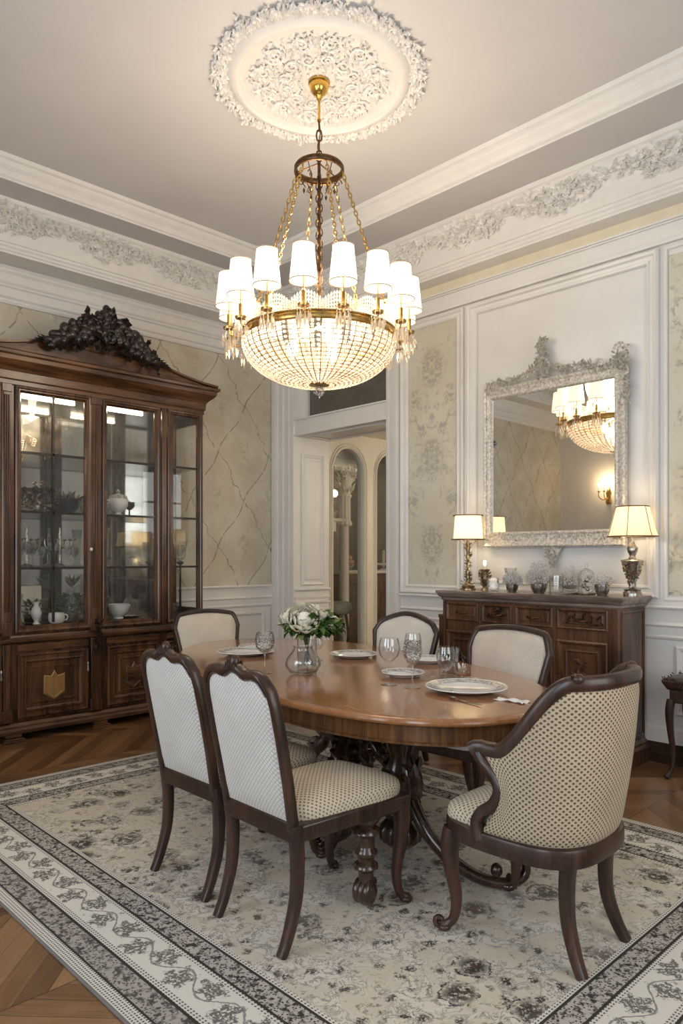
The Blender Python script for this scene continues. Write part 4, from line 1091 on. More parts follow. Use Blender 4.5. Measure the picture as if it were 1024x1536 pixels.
# lower panel doors
def lower(x0, x1, ink):
    x0 -= CC; x1 -= CC
    d = MB(); rectloft(d, (0,0,0), (1,0,0), (0,0,1), (0,-1,0), x0, x1, .165, .655, [(0,-.02),(0,.012),(.006,.018),(.014,.018),(.022,.008),(.045,.008),(.050,.018),(.058,.020),(.066,.010),(.074,.004),(.10,.004),(.108,.012),(.118,.010),(.122,.005)], True)
    o = d.build('panel_door', M['cabinet'], cab, smooth=0)
    xc = (x0+x1)/2; w = (x1-x0)*.5
    if ink:
        k = MB(); a = w*.30; hh = .115
        ol = [(-a,-hh*.55),(0,-hh),(a,-hh*.55),(a,hh*.72),(.30*a,hh*.62),(0,hh),(-.3*a,hh*.62),(-a,hh*.72)]
        k.rings([[(xc+x*s_, y, .395+z*s_) for x, z in ol][::1] for s_, y in ((1.0,-.004),(1.0,-.012),(.9,-.017),(.84,-.017),(.78,-.012))], True, False, True)
        k.build('inlay', M['inlay' if x0 < 0 else 'cabineth'], o, smooth=0)
    k = MB()
    for s_ in (1,):
        xx = x1-.010 if ink or x0 < -.5 else x0+.010
        k.lathe([(.004,0),(.010,.012),(.006,.022),(.009,.035),(.006,.055),(.009,.065),(.003,.08)], c=(xx,-.022,.47), n=10)
    k.build('handle', M['silver'], o, smooth=60)
lower(2.075, 2.635, True); lower(2.80, 3.275, True); lower(3.365, 3.70, False); lower(1.735, 2.0-.04, False)
m = MB(); m.box(-.65, -.085, -.004, .02, .675, .725); m.box(.075, .555, -.004, .02, .675, .725); m.box(.63, .985, -.004, .02, .675, .725); m.build('frieze_board', M['cabineth'], cab, smooth=0, bevel=.004)
for x0_, x1_ in ((-.60,-.12),(.09,.50)):
    m = MB(); m.box(x0_, x1_, .18, .21, 2.655, 2.675); m.build('fill_strip', M['fillstrip'], cab, smooth=0)  # glowing strip added to brighten the cabinet contents
for z in ZM[:]:
    m = MB(); m.box(L0+.035, L1-.035, .05, DP-.05, z-.006, z+.006); m.build('glass_shelf', M['clear'], cab, smooth=0)
SHB = .862
def vase(name, label, cat, x, y, z, prof, mat, n=20, flute=0, nf=8, group=None, part=None):
    o = empty(name, (x, y, z)); m = MB(); m.lathe(prof, n=n, flute=flute, nf=nf, cap=False); m.rings([[(prof[0][0]*math.cos(2*PI*k/n), prof[0][0]*math.sin(2*PI*k/n), prof[0][1]) for k in range(n)][::-1]], True, False, True) if False else None
    b = m.build('body' if part is None else part, M[mat], o, smooth=60); tag(o, label, cat, group); return o
def single(name, label, cat, x, y, z, prof, mat, n=20, flute=0, nf=8, group=None):
    m = MB(); m.lathe(prof, n=n, flute=flute, nf=nf, cap=False); o = m.build(name, M[mat], None, smooth=60, loc=(x, y, z)); tag(o, label, cat, group); return o
VASE = [(.03,0),(.035,.005),(.02,.03),(.04,.07),(.055,.11),(.04,.16),(.022,.19),(.03,.22),(.027,.22),(.02,.19)]
GOB = [(.035,0),(.034,.004),(.006,.012),(.005,.08),(.02,.095),(.035,.13),(.036,.18),(.033,.18),(.032,.13),(.015,.10)]
TUM = [(.001,.004),(.030,.0),(.034,.005),(.038,.10),(.035,.10),(.031,.008),(.001,.007)]
single('glass_vase','clear glass vase at the left of the cabinet bottom shelf','vase',2.16,5.86,SHB,[(r*1.0,z*1.1) for r,z in VASE],'crystal')
single('ceramic_vase','slim white vase beside the white mug on the cabinet bottom shelf','vase',2.275,5.82,SHB,[(r*.8,z*.8) for r,z in VASE],'china')
t = empty('china_mug', (2.43,5.80,SHB)); tag(t,'squat white china mug in the middle of the cabinet bottom shelf','mug')
m = MB(); m.lathe([(.001,.0),(.045,.0),(.062,.02),(.065,.05),(.060,.085),(.055,.085),(.058,.05),(.04,.02),(.001,.02)], n=22, cap=False); m.build('cup', M['china'], t, smooth=60)
m = MB(); m.sweep([(.058,0,.07),(.085,0,.065),(.092,0,.045),(.082,0,.025),(.06,0,.022)], .007, 7, up=(0,1,0)); m.build('handle', M['china'], t, smooth=60)
t = empty('etched_decanter', (2.57,5.84,SHB)); tag(t,'footed cut glass decanter with ruffled rim, right side of the cabinet bottom shelf','decanter')
m = MB(); m.lathe([(.05,0),(.045,.008),(.012,.025),(.02,.04),(.05,.08),(.055,.12),(.03,.18),(.018,.22),(.03,.26),(.055,.30)], n=24, flute=.07, nf=8, cap=False); m.build('body', M['crystal'], t, smooth=60)
m = MB(); R = random.Random(4)
for k in range(26): a = R.uniform(0,2*PI); m.leaf((0,0,.28), (math.cos(a)*.7, math.sin(a)*.7, 1), (math.cos(a), math.sin(a), 0), R.uniform(.08,.15), .03, .012)
m.build('ruffle', M['silver'], t, smooth=40)
def greenery(name, label, x, y, z, n, r, h, seed):
    t = empty(name, (x,y,z)); tag(t, label, 'plant'); R = random.Random(seed)
    m = MB(); m.lathe([(.03,0),(.045,.01),(.055,.07),(.045,.07),(.02,.05)], n=14, cap=False); m.build('pot', M['darkchina'], t, smooth=60)
    m = MB()
    for i in range(n):
        a = R.uniform(0,2*PI); q = V3((math.cos(a)*r*R.random(), math.sin(a)*r*R.random(), .06 + h*R.random()))
        m.leaf(q, (math.cos(a), math.sin(a), R.uniform(-.2,.8)), (0,0,1), .05, .03, .012)
    m.build('foliage', M['leafgreen'], t, smooth=40)
greenery('potted_fern','green leafy plant behind the glass vases on the cabinet bottom shelf',2.62,5.98,SHB,130,.10,.15,2)
greenery('potted_fern','low green plant at the far left of the cabinet bottom shelf',2.30,6.02,SHB,90,.10,.12,3)
t = MB(); t.box(2.20,2.40,6.02,6.10,SHB,SHB+.30); tag(t.build('framed_print', M['ivory'], bevel=.01), 'pale framed print leaning at the back of the cabinet bottom shelf', 'picture frame')
# second and third shelves of the left door
S1, S2, S3 = ZM[2]+.006, ZM[1]+.006, ZM[0]+.006
for i, (x, s_) in enumerate(((2.16,1.0),(2.25,1.15),(2.34,.9),(2.45,1.1),(2.55,1.0),(2.63,.9))):
    lb = ['cut glass goblet at the far left of the lower glass shelf','tall cut glass goblet second from left on the lower glass shelf','short glass goblet left of the glazing bar on the lower shelf','tall glass goblet right of the glazing bar on the lower shelf','glass goblet second from right on the lower glass shelf','small glass goblet at the right end of the lower glass shelf'][i]
    single('glass_goblet', lb, 'goblet', x, 5.86 + .05*(i % 2), S1, [(r*s_, z*s_) for r, z in GOB], 'crystal', group='goblets on the lower glass shelf')
def candelabrum(name, label, x, y, z, s_, n=5):
    t = empty(name, (x,y,z)); tag(t, label, 'candelabrum')
    m = MB(); m.lathe([(.05*s_,0),(.045*s_,.01),(.012*s_,.03),(.016*s_,.08*s_),(.008*s_,.12*s_),(.014*s_,.2*s_),(.006,.3*s_)], n=14); m.build('stem', M['silver'], t, smooth=60)
    for k in range(n):
        a = 2*PI*k/n + .4; c, s2 = math.cos(a), math.sin(a)
        m = MB(); m.sweep(catmull([(0,0,.18*s_),(.05*s_*c,.05*s_*s2,.13*s_),(.10*s_*c,.10*s_*s2,.15*s_),(.11*s_*c,.11*s_*s2,.20*s_)],4), .005, 6); m.lathe([(.016,0),(.02,.012),(.008,.014)], c=(.11*s_*c,.11*s_*s2,.20*s_), n=10); m.build('branch', M['silver'], t, smooth=60)
    return t
candelabrum('silver_candelabrum','branched silver candelabrum on the left of the third cabinet shelf',2.27,6.0,S1,1.1)
candelabrum('silver_candelabrum','branched silver candelabrum on the right of the third cabinet shelf',2.55,6.02,S1,1.1)
# silver centrepiece on the upper shelf
t = empty('silver_centrepiece', (2.30,5.86,S2)); tag(t,'ornate silver centrepiece of leaves and figures on the upper left cabinet shelf','centrepiece')
m = MB(); m.lathe([(.09,0),(.08,.015),(.03,.03),(.04,.08),(.02,.11),(.10,.15),(.13,.19),(.11,.18),(.02,.13)], n=20, flute=.05); m.build('stand', M['silver'], t, smooth=60)
m = MB(); R = random.Random(8)
for i in range(150):
    a = R.uniform(0,2*PI); r = .15*math.sqrt(R.random()); an = V3((R.uniform(-1,1), R.uniform(-1,1), R.uniform(-.3,1)))
    m.leaf((r*math.cos(a), r*math.sin(a)*.7, R.uniform(.04,.27)*(1-r/.4)), an, (0,-1,.3), R.uniform(.03,.06), .022, .014)
m.build('foliage_casting', M['silver'], t, smooth=40)
t = empty('serving_bowl', (2.545,5.88,S2)); tag(t,'dark glazed bowl holding silver ornaments on the upper left cabinet shelf','bowl')
m = MB(); m.lathe([(.05,0),(.06,.01),(.10,.06),(.115,.12),(.105,.12),(.09,.06),(.02,.03)], n=24, cap=False); m.build('bowl', M['darkchina'], t, smooth=60)
m = MB()
for i in range(90):
    a = R.uniform(0,2*PI); r = .10*math.sqrt(R.random()); m.leaf((r*math.cos(a), r*math.sin(a), .11), (R.uniform(-1,1), R.uniform(-1,1), R.uniform(.2,1.2)), (0,-1,.3), R.uniform(.04,.11), .02, .012)
m.build('filling', M['silver'], t, smooth=40)
# right door contents
t = empty('soup_tureen', (2.985,5.84,S2)); tag(t,'white lidded china tureen on the upper shelf of the right cabinet door','tureen')
m = MB(); m.lathe([(.03,0),(.035,.01),(.025,.03),(.06,.05),(.082,.09),(.085,.14),(.075,.15)], n=24, flute=.02, cap=False); m.build('bowl', M['china'], t, smooth=60)
m = MB(); m.lathe([(.08,.15),(.07,.175),(.03,.19),(.012,.20),(.018,.215),(.005,.23)], n=24, cap=False); m.build('lid', M['chinapat'], t, smooth=60)
for s_ in (-1,1):
    m = MB(); m.sweep([(s_*.078,0,.13),(s_*.105,0,.135),(s_*.11,0,.11),(s_*.082,0,.095)], .006, 6, up=(0,1,0)); m.build('handle', M['china'], t, smooth=60)
single('glass_tumbler','fluted glass tumbler left of the white tureen','tumbler',2.86,5.84,S2,[(r*1.4,z*1.1) for r,z in TUM],'crystal')
single('dark_goblet','dark footed cup beside the white tureen','cup',3.10,5.86,S2,[(r*1.3,z*.7) for r,z in GOB],'darkchina')
single('glass_vase','tall fluted glass vase on the middle shelf behind the right cabinet door','vase',2.87,5.86,S1,[(.04,0),(.035,.01),(.02,.04),(.03,.10),(.035,.26),(.05,.33),(.047,.33),(.03,.26)],'crystal',flute=.05)
single('glass_jar','small glass jar on the middle shelf, right of the tall fluted vase','jar',3.14,5.88,S1,[(.05,0),(.055,.01),(.055,.07),(.03,.08),(.012,.09)],'crystal')
single('ceramic_bowl','ribbed white bowl on the bottom shelf behind the right cabinet door','bowl',2.975,5.82,SHB,[(.035,0),(.045,.008),(.04,.02),(.08,.06),(.10,.11),(.105,.13),(.095,.13),(.075,.06),(.02,.03)],'china',flute=.03,nf=12)
single('dark_vase','dark glazed vase left of the ribbed white bowl in the cabinet','vase',2.85,5.86,SHB,[(r*1.1,z*.95) for r,z in VASE],'darkchina')
t = empty('glass_cakestand', (3.13,5.90,SHB)); tag(t,'low silver tray with a glass dome at the right of the cabinet bottom shelf','cake dome')
m = MB(); m.lathe([(.06,0),(.08,.01),(.085,.018),(.02,.016)], n=20); m.build('tray', M['silver'], t, smooth=60)
m = MB(); m.lathe([(.075,.018),(.075,.12),(.05,.16),(.01,.175),(.012,.19),(.004,.2)], n=20, cap=False); m.build('dome', M['crystal'], t, smooth=60)
# side section
t = empty('crystal_candlestick', (3.60,5.84,SHB)); tag(t,'tall dark candlestick carrying a square crystal cup in the narrow cabinet section','candlestick')
m = MB(); m.lathe([(.05,0),(.045,.012),(.012,.03),(.010,.20),(.014,.22),(.009,.24),(.010,.46),(.03,.475),(.035,.49),(.01,.50)], n=14); m.build('stem', M['darkchina'], t, smooth=60)
m = MB(); m.lathe([(.015,.50),(.05,.53),(.055,.60),(.062,.68),(.056,.68),(.048,.60),(.02,.54)], n=8, cap=False); m.build('cup', M['crystal'], t, smooth=10)
single('glass_bowl','shallow cut glass bowl on the bottom shelf of the narrow cabinet section','bowl',3.47,5.80,SHB,[(.03,0),(.04,.01),(.07,.06),(.078,.12),(.072,.12),(.06,.06),(.02,.02)],'crystal',flute=.04)

# ================================================================ sideboard
SX, SY0, SY1, SZ = 4.575, 2.12, 3.55, 1.135
sb = empty('sideboard', (SX, 0, 0)); tag(sb, 'dark carved wooden sideboard with four drawers beneath the silver mirror', 'sideboard')
m = MB(); m.box(0, .40, SY0, SY1, .10, 1.07); m.build('carcass', M['sidewood'], sb, smooth=0, bevel=.006)
m = MB(); m.rings([[(-o, SY0-o, z), (.412, SY0-o, z), (.412, SY1+o, z), (-o, SY1+o, z)] for o, z in ((.0,1.055),(.012,1.065),(.012,1.08),(.028,1.09),(.036,1.105),(.036,1.112),(.045,1.115),(.045,1.130),(.040,SZ))], True, True, True); m.build('top', M['sidetop'], sb, smooth=0)
m = MB(); m.rings([[(-o, SY0-o, z), (.402, SY0-o, z), (.402, SY1+o, z), (-o, SY1+o, z)] for o, z in ((.03,0),(.03,.10),(.018,.12),(.018,.135),(.004,.15),(.0,.155))], True, True, True); m.build('plinth', M['sidewood'], sb, smooth=0)
NB = 4; ys = [SY0+.055, SY0+.055+.40, SY0+.055+.73, SY0+.055+1.02, SY1-.02]
R = random.Random(13)
for i in range(4):
    a, c = ys[i]+.015, ys[i+1]-.015
    d = MB(); rectloft(d, (0,0,0), (0,1,0), (0,0,1), (-1,0,0), a, c, .905, 1.045, [(0,-.01),(0,.012),(.008,.018),(.016,.014),(.022,.006),(.035,.006),(.040,.010)], True)
    o = d.build('drawer', M['sidewood'], sb, smooth=0)
    k = MB(); yc = (a+c)/2
    k.sweep([(-.012,yc-.05,.975),(-.03,yc-.04,.968),(-.034,yc,.962),(-.03,yc+.04,.968),(-.012,yc+.05,.975)], .006, 7); k.build('handle', M['bronze'], o, smooth=60)
    if i in (0, 2):
        q = MB()
        for j in range(22):
            an = R.uniform(0,2*PI); q.leaf((-.010, R.uniform(a+.05,c-.05), .975+R.uniform(-.03,.03)), (-.2, math.cos(an), math.sin(an)), (-1,0,0), .04, .016, .012)
        q.build('carving', M['bronze'], o, smooth=40)
    d = MB(); rectloft(d, (0,0,0), (0,1,0), (0,0,1), (-1,0,0), a, c, .18, .83, [(0,-.01),(0,.014),(.010,.020),(.022,.016),(.030,.004),(.055,.004),(.062,.014),(.070,.016),(.082,.008)], True)
    o = d.build('door', M['sidewood'], sb, smooth=0)
    if i in (0, 2, 3):
        q = MB()
        for j in range(70):
            an = R.uniform(0,2*PI); tt = R.uniform(-1,1); w = (c-a)*.5 - .09
            q.leaf((-.008, yc + w*tt*.9, .52 + R.uniform(-.20,.20)*(1-abs(tt)*.8)), (-.25, math.cos(an), math.sin(an)), (-1,0,0), .06, .026, .016)
        q.scroll((-.012,yc,.58), (0,1,0), (0,0,1), .05, 1.5, .009); q.scroll((-.012,yc,.45), (0,0,1), (0,1,0), .05, 1.5, .009, -1)
        q.build('carving', M['sidewood'], o, smooth=45)
    k = MB(); k.sphere((-.028, (a+.022 if i % 2 else c-.022), .60), .010, 8, 6); k.build('knob', M['bronze'], o, smooth=60)
for y in ys[:]:
    m = MB(); m.box(-.014, .0, y-.013, y+.013, .155, 1.055); m.sweep([(-.016,y,.2),(-.016,y,1.03)], .006, 6, up=(0,1,0)); m.build('pilaster', M['sidewood'], sb, smooth=30)
m = MB(); rectloft(m, (0,SY0,0), (1,0,0), (0,0,1), (0,-1,0), .03, .38, .18, 1.04, [(0,0),(0,.006),(.01,.010),(.02,.002)]); m.build('side_panel', M['sidewood'], sb, smooth=0)
t = MB(); t.box(4.72, 4.98, SY1+.04, SY1+.16, 0, .90); t.box(4.715,4.98,SY1+.035,SY1+.165,.90,.93)
tag(t.build('plant_stand', M['sidewood'], bevel=.006), 'narrow dark wooden stand tucked against the left end of the sideboard', 'stand')

# ================================================================ mirror
mi = empty('wall_mirror', (XR-.036, 2.83, 1.476)); tag(mi, 'large rectangular mirror in an antiqued silver frame with carved crest above the sideboard', 'mirror')
W0, W1, H1 = -.585, .588, 1.281
m = MB(); rs = []
def mloft(mb, prof, cap=False):
    rs = [[(-h, W0+l, b_) , (-h, W1-r_, b_), (-h, W1-r_, H1-t_), (-h, W0+l, H1-t_)][::-1] for l, r_, b_, t_, h in prof]
    mb.rings(rs, True, False, cap)
mloft(m, [(0,0,0,0,0),(0,0,0,0,.045),(.012,.010,.010,.010,.055),(.03,.022,.03,.022,.050),(.038,.028,.055,.034,.040),(.056,.040,.09,.06,.034),(.066,.046,.105,.075,.040),(.078,.055,.116,.085,.036),(.090,.063,.122,.094,.012)])
m.build('frame', M['frame'], mi, smooth=0)
m = MB(); m.add([(-.013, W0+.085, .118), (-.013, W1-.060, .118), (-.013, W1-.060, H1-.09), (-.013, W0+.085, H1-.09)], [(3,2,1,0)]); m.build('mirror_glass', M['mirror'], mi, smooth=0)
R = random.Random(17); m = MB()
def mleaf(y, z, L, W=None, h=.02, base=.045):
    an = R.uniform(0, 2*PI); m.leaf((-base, y, z), (-.3, math.cos(an), math.sin(an)), (-1,0,0), L, W or L*.45, h)
for i in range(260): mleaf(R.uniform(W0+.01,W1-.01), R.uniform(.008,.10), R.uniform(.018,.032), h=.008, base=.038)   # beaded lower rail
for i in range(150): mleaf(R.uniform(W0+.01,W1-.01), H1 - R.uniform(.012,.05), R.uniform(.016,.028), h=.007, base=.038)
for i in range(130):
    mleaf(W1-R.uniform(.006,.03), R.uniform(.05,H1), R.uniform(.016,.028), h=.007, base=.040)
m.build('frame_carving', M['frame'], mi, smooth=40)
m = MB()
# crest : tall middle spray, running scrolls, right-hand shell
for i in range(190):
    q = R.random(); mleaf(.055 + R.uniform(-.06,.06)*(1-q*.55), H1 + q*.30, R.uniform(.025,.05))
for i in range(330):
    y = R.uniform(W0+.10, W1-.03); b_ = H1 + .010 + .075*math.exp(-((y-.055)/.22)**2) + .018*math.sin(y*18)
    mleaf(y, b_ + R.uniform(-.02,.022), R.uniform(.022,.045))
for i in range(110): mleaf(W0+.03 + R.uniform(-.045,.04), H1 - .01 + R.uniform(-.03,.16)*R.random(), R.uniform(.025,.045))
for i in range(60): mleaf(W0 + .0 + R.uniform(-.03,.02), H1 - R.uniform(.0,.30), R.uniform(.025,.045))
for y, z, r_, s_ in ((-.08,.06,.035,1),(-.25,.035,.03,-1),(-.40,.03,.03,1),(.20,.05,.035,-1),(.35,.03,.03,1),(.48,.02,.025,-1),(W0+.03,.10,.05,1),(W0-.005,-.06,.03,-1),(W0-.005,-.16,.025,1)):
    m.scroll((-.05, y, H1+z), (0,1,0), (0,0,1), r_, 1.5, .009, s_, n=6)
m.build('crest', M['frame'], mi, smooth=40)
m = MB()
for i in range(90):
    q = R.random(); mleaf(-.01 + R.uniform(-.085,.085)*(1-q), -.005 - q*.14, R.uniform(.022,.035), h=.012, base=.02)
m.rings([[(-.002,-.09,0),(-.002,.07,0),(-.002,-.01,-.155)],[(-.02,-.09,0),(-.02,.07,0),(-.02,-.01,-.155)]], True, True, True)
m.build('pendant', M['frame'], mi, smooth=40)

# ================================================================ lamps and glass on the sideboard
t = empty('table_lamp', (4.80, 3.475, SZ)); tag(t, 'lit table lamp with drum shade on a branching gilt stem, left end of the sideboard', 'lamp')
m = MB(); m.lathe([(.062,0),(.062,.008),(.05,.014),(.054,.03),(.03,.045),(.018,.07),(.016,.12),(.022,.14),(.014,.16),(.013,.24),(.020,.26),(.014,.28),(.014,.33),(.008,.40)], n=18); R = random.Random(2)
for i in range(90):
    a = R.uniform(0,2*PI); z = R.uniform(.02,.36); dr = V3((math.cos(a), math.sin(a), 0)); m.leaf(dr*(.014 if z > .06 else .045) + V3((0,0,z)), dr + V3((0,0,1.2)), dr, .028, .014, .009)
for k in range(4):
    a = k*PI/2+.5; c, s_ = math.cos(a), math.sin(a); m.sweep(catmull([(.01*c,.01*s_,.33),(.035*c,.035*s_,.37),(.065*c,.065*s_,.395)],4), .006, 6)
m.build('stem', M['oldgold'], t, smooth=50)
m = MB(); m.lathe([(.118,.405),(.104,.595)], n=40, cap=False); m.build('lamp_shade', M['lampshade'], t, smooth=60)
m = MB(); m.lathe([(.135,.400),(.135,.408),(.116,.408)], n=40, cap=False); m.build('shade_trim', M['trimbrown'], t, smooth=0); m = MB(); m.lathe([(.122,.592),(.122,.600),(.102,.600)], n=40, cap=False); m.build('shade_trim', M['trimbrown'], t, smooth=0)
m = MB(); m.sphere((0,0,.50), (.028,.028,.035), 12, 8); m.build('bulb', M['bulb'], t, smooth=60)
t = empty('table_lamp', (4.83, 2.145, SZ)); tag(t, 'lit table lamp with flared panelled shade on a silver urn, right end of the sideboard', 'lamp')
m = MB(); m.lathe([(.060,0),(.062,.02),(.05,.035),(.058,.045),(.03,.052),(.022,.065),(.026,.08),(.02,.09),(.03,.105),(.058,.20),(.068,.225),(.074,.235),(.070,.242),(.028,.25),(.018,.27),(.032,.30),(.036,.325),(.02,.345),(.012,.37),(.008,.42)], n=22, flute=.03)
m.build('urn', M['silver'], t, smooth=50)
m = MB(); R = random.Random(12)
for i in range(150):
    a = R.uniform(0,2*PI); z = R.uniform(.09,.225); r_ = interp([(.09,.022),(.225,.068)], z); dr = V3((math.cos(a), math.sin(a), 0)); an = R.uniform(0,2*PI); m.leaf(dr*r_ + V3((0,0,z)), V3((-math.sin(a), math.cos(a), 0))*math.cos(an) + V3((0,0,1))*math.sin(an), dr, .026, .012, .008)
m.build('urn_carving', M['oldgold'], t, smooth=50)
m = MB(); m.lathe([(.162,.400),(.150,.43),(.105,.605)], n=40, cap=False, flute=.008, nf=6); m.build('lamp_shade', M['lampshade2'], t, smooth=60)
m = MB()
for z, r_ in ((.402,.162),(.603,.106)): m.sweep([(r_*math.cos(2*PI*k/40), r_*math.sin(2*PI*k/40), z) for k in range(40)], .004, 6, closed=True)
for k in range(6):
    a = 2*PI*k/6+.2; m.sweep([(.163*math.cos(a), .163*math.sin(a), .402),(.1525*math.cos(a), .1525*math.sin(a), .43),(.1065*math.cos(a), .1065*math.sin(a), .604)], .0025, 5)
m.build('shade_trim', M['trimbrown'], t, smooth=0)
m = MB(); m.sphere((0,0,.50), (.028,.028,.035), 12, 8); m.build('bulb', M['bulb'], t, smooth=60)
t = empty('candle_vase', (4.83, 3.335, SZ)); tag(t, 'small gilt ornamental vase with a glowing candle bulb right of the drum shade lamp', 'candle holder')
m = MB(); m.lathe([(.035,0),(.03,.01),(.012,.03),(.02,.05),(.035,.10),(.030,.14),(.042,.165),(.036,.165),(.02,.14)], n=16, cap=False); R = random.Random(22)
for i in range(80): a = R.uniform(0,2*PI); z = R.uniform(.02,.15); dr = V3((math.cos(a), math.sin(a), 0)); m.leaf(dr*interp([(0,.025),(.04,.014),(.1,.032),(.15,.03)],z) + V3((0,0,z)), dr + V3((0,0,1)), dr, .028, .014, .010)
m.build('body', M['oldgold'], t, smooth=50)
m = MB(); m.lathe([(.012,.14),(.012,.19),(.003,.195)], n=10); m.build('candle', M['ivory'], t, smooth=50)
m = MB(); m.sphere((0,0,.215), (.011,.011,.022), 10, 8); m.build('flame_bulb', M['flame'], t, smooth=50)
single('glass_tumbler','clear square glass jar just right of the gilt candle vase','jar',4.74,3.20,SZ,[(.001,.004),(.05,0),(.055,.005),(.056,.10),(.052,.10),(.05,.01),(.001,.008)],'clear',n=4)
single('glass_goblet','tall clear footed glass between the square jar and the spray bowls','goblet',4.80,3.08,SZ,[(.035,0),(.034,.004),(.008,.014),(.007,.07),(.018,.085),(.04,.13),(.05,.18),(.047,.18),(.036,.13),(.015,.09)],'crystal')
def spraybowl(label, x, y, w, h, n, sh, seed, mat='silver'):
    t = empty('spray_bowl', (x, y, SZ)); tag(t, label, 'flower bowl', 'bowls of dried white sprays on the sideboard'); R = random.Random(seed)
    m = MB(); m.lathe([(w*.6,0),(w*.75,.01),(w*.95,h*.5),(w,h),(w*.92,h),(w*.8,h*.4),(w*.2,.01)], n=16, flute=.06, nf=8, cap=False); m.build('bowl', M[mat], t, smooth=40)
    m = MB(); s_ = MB()
    for i in range(n):
        a = R.uniform(0,2*PI); r_ = (w*1.7)*math.sqrt(R.random()); z = h + sh*R.random()*(1 - (r_/(w*2))**2) + .01; p = (r_*math.cos(a), r_*math.sin(a)*1.0, z)
        m.octa(p, R.uniform(.003,.007), .006)
        if i % 7 == 0: s_.sweep([(p[0]*.3, p[1]*.3, h*.6), p], .0012, 3)
    b = m.build('blossoms', M['spray'], t, smooth=0); b['kind'] = 'stuff'; s_.build('stems', M['stem'], t, smooth=0)
spraybowl('small silver bowl with dried white sprays beside the tall footed glass', 4.73, 3.02, .045, .055, 420, .11, 1)
spraybowl('wide silver bowl of dried white sprays under the mirror pendant', 4.74, 2.80, .058, .065, 700, .17, 2)
spraybowl('dark silver basket of white sprays right of the glass cloche', 4.74, 2.315, .05, .075, 320, .07, 3)
spraybowl('clear glass pot of white sprays behind the glass beaker', 4.86, 2.62, .05, .05, 520, .15, 4, 'clear')
single('glass_beaker','clear straight glass beaker in the middle of the sideboard','beaker',4.72,2.65,SZ,[(.001,.004),(.045,0),(.048,.006),(.05,.13),(.047,.13),(.044,.01),(.001,.009)],'clear',n=24)
t = empty('glass_cloche', (4.76,2.44,SZ)); tag(t, 'fluted glass cloche with knob on the right half of the sideboard', 'cloche')
m = MB(); m.lathe([(.06,0),(.065,.01),(.062,.015),(.055,.015)], n=24); m.build('base', M['silver'], t, smooth=40)
m = MB(); m.lathe([(.056,.015),(.056,.13),(.045,.16),(.02,.18),(.006,.185),(.014,.20),(.010,.215),(.003,.22)], n=32, flute=.04, nf=12, cap=False); m.build('dome', M['crystal'], t, smooth=50)
m = MB()
for k in range(5): m.sphere((.02*math.cos(k*1.3), .02*math.sin(k*1.3), .04+.02*k), .018, 8, 6)
m.build('sweets', M['silver'], t, smooth=50)
t = MB(); t.box(4.66,4.92,2.50,2.56,SZ,SZ+.012); tag(t.build('silver_tray', M['silver'], bevel=.004), 'narrow silver tray lying between the beaker and the cloche', 'tray')

# ================================================================ small side table at the right edge
t = empty('side_table', (4.80, 1.63, 0)); tag(t, 'small dark side table with carved top and cabriole legs at the right edge', 'side table')
m = MB(); m.rings([[(sx*(.17-o), sy*(.235-o), z) for sx, sy in ((-1,-1),(1,-1),(1,1),(-1,1))] for o, z in ((.03,.56),(.02,.565),(.0,.60),(-.006,.615),(.0,.63),(.02,.64))], True, True, True)
for i in range(60): m.leaf((-.165, R.uniform(-.22,.22), R.uniform(.595,.635)), (-.2, R.uniform(-1,1), R.uniform(-1,1)), (-1,0,.5), .03, .015, .012)
for i in range(40): m.leaf((R.uniform(-.16,.16), .235, R.uniform(.595,.635)), (R.uniform(-1,1), .2, R.uniform(-1,1)), (0,1,.5), .03, .015, .012)
m.build('top', M['chairwood'], t, smooth=40, bevel=.006)
m = MB(); m.box(-.14,.14,-.205,.205,.48,.565); m.build('apron', M['chairwood'], t, smooth=0, bevel=.008)
for sx in (-1,1):
    for sy in (-1,1):
        cabriole(sx*.13, sy*.195, .50, sx*.7, sy*.7, r=.022, out=.045).build('leg', M['chairwood'], t, smooth=50)
# wall sconce facing the mirror
t = empty('wall_sconce', (XL+.002, 5.35, 2.40)); tag(t, 'gilt wall sconce with lit candle bulbs, seen reflected in the mirror', 'wall light')
m = MB(); m.lathe([(.04,-.16),(.055,-.12),(.035,-.04),(.05,.02),(.02,.10)], n=14, sx=.4); m.build('backplate', M['gold'], t, smooth=50)
for k in (-1,0,1):
    m = MB(); m.sweep(catmull([(.02,0,-.05),(.10,k*.05,-.09),(.16,k*.09,-.04),(.16,k*.09,.03)],5), .007, 7); m.lathe([(.02,.0),(.028,.015),(.01,.02)], c=(.16,k*.09,.03), n=10); m.build('arm', M['gold'], t, smooth=50)
    m = MB(); m.lathe([(.010,.045),(.010,.12),(.004,.122)], c=(.16,k*.09,0), n=10); m.build('candle', M['ivory'], t, smooth=50)
    m = MB(); m.sphere((.16,k*.09,.145), (.012,.012,.026), 10, 8); m.build('bulb', M['flame'], t, smooth=50)
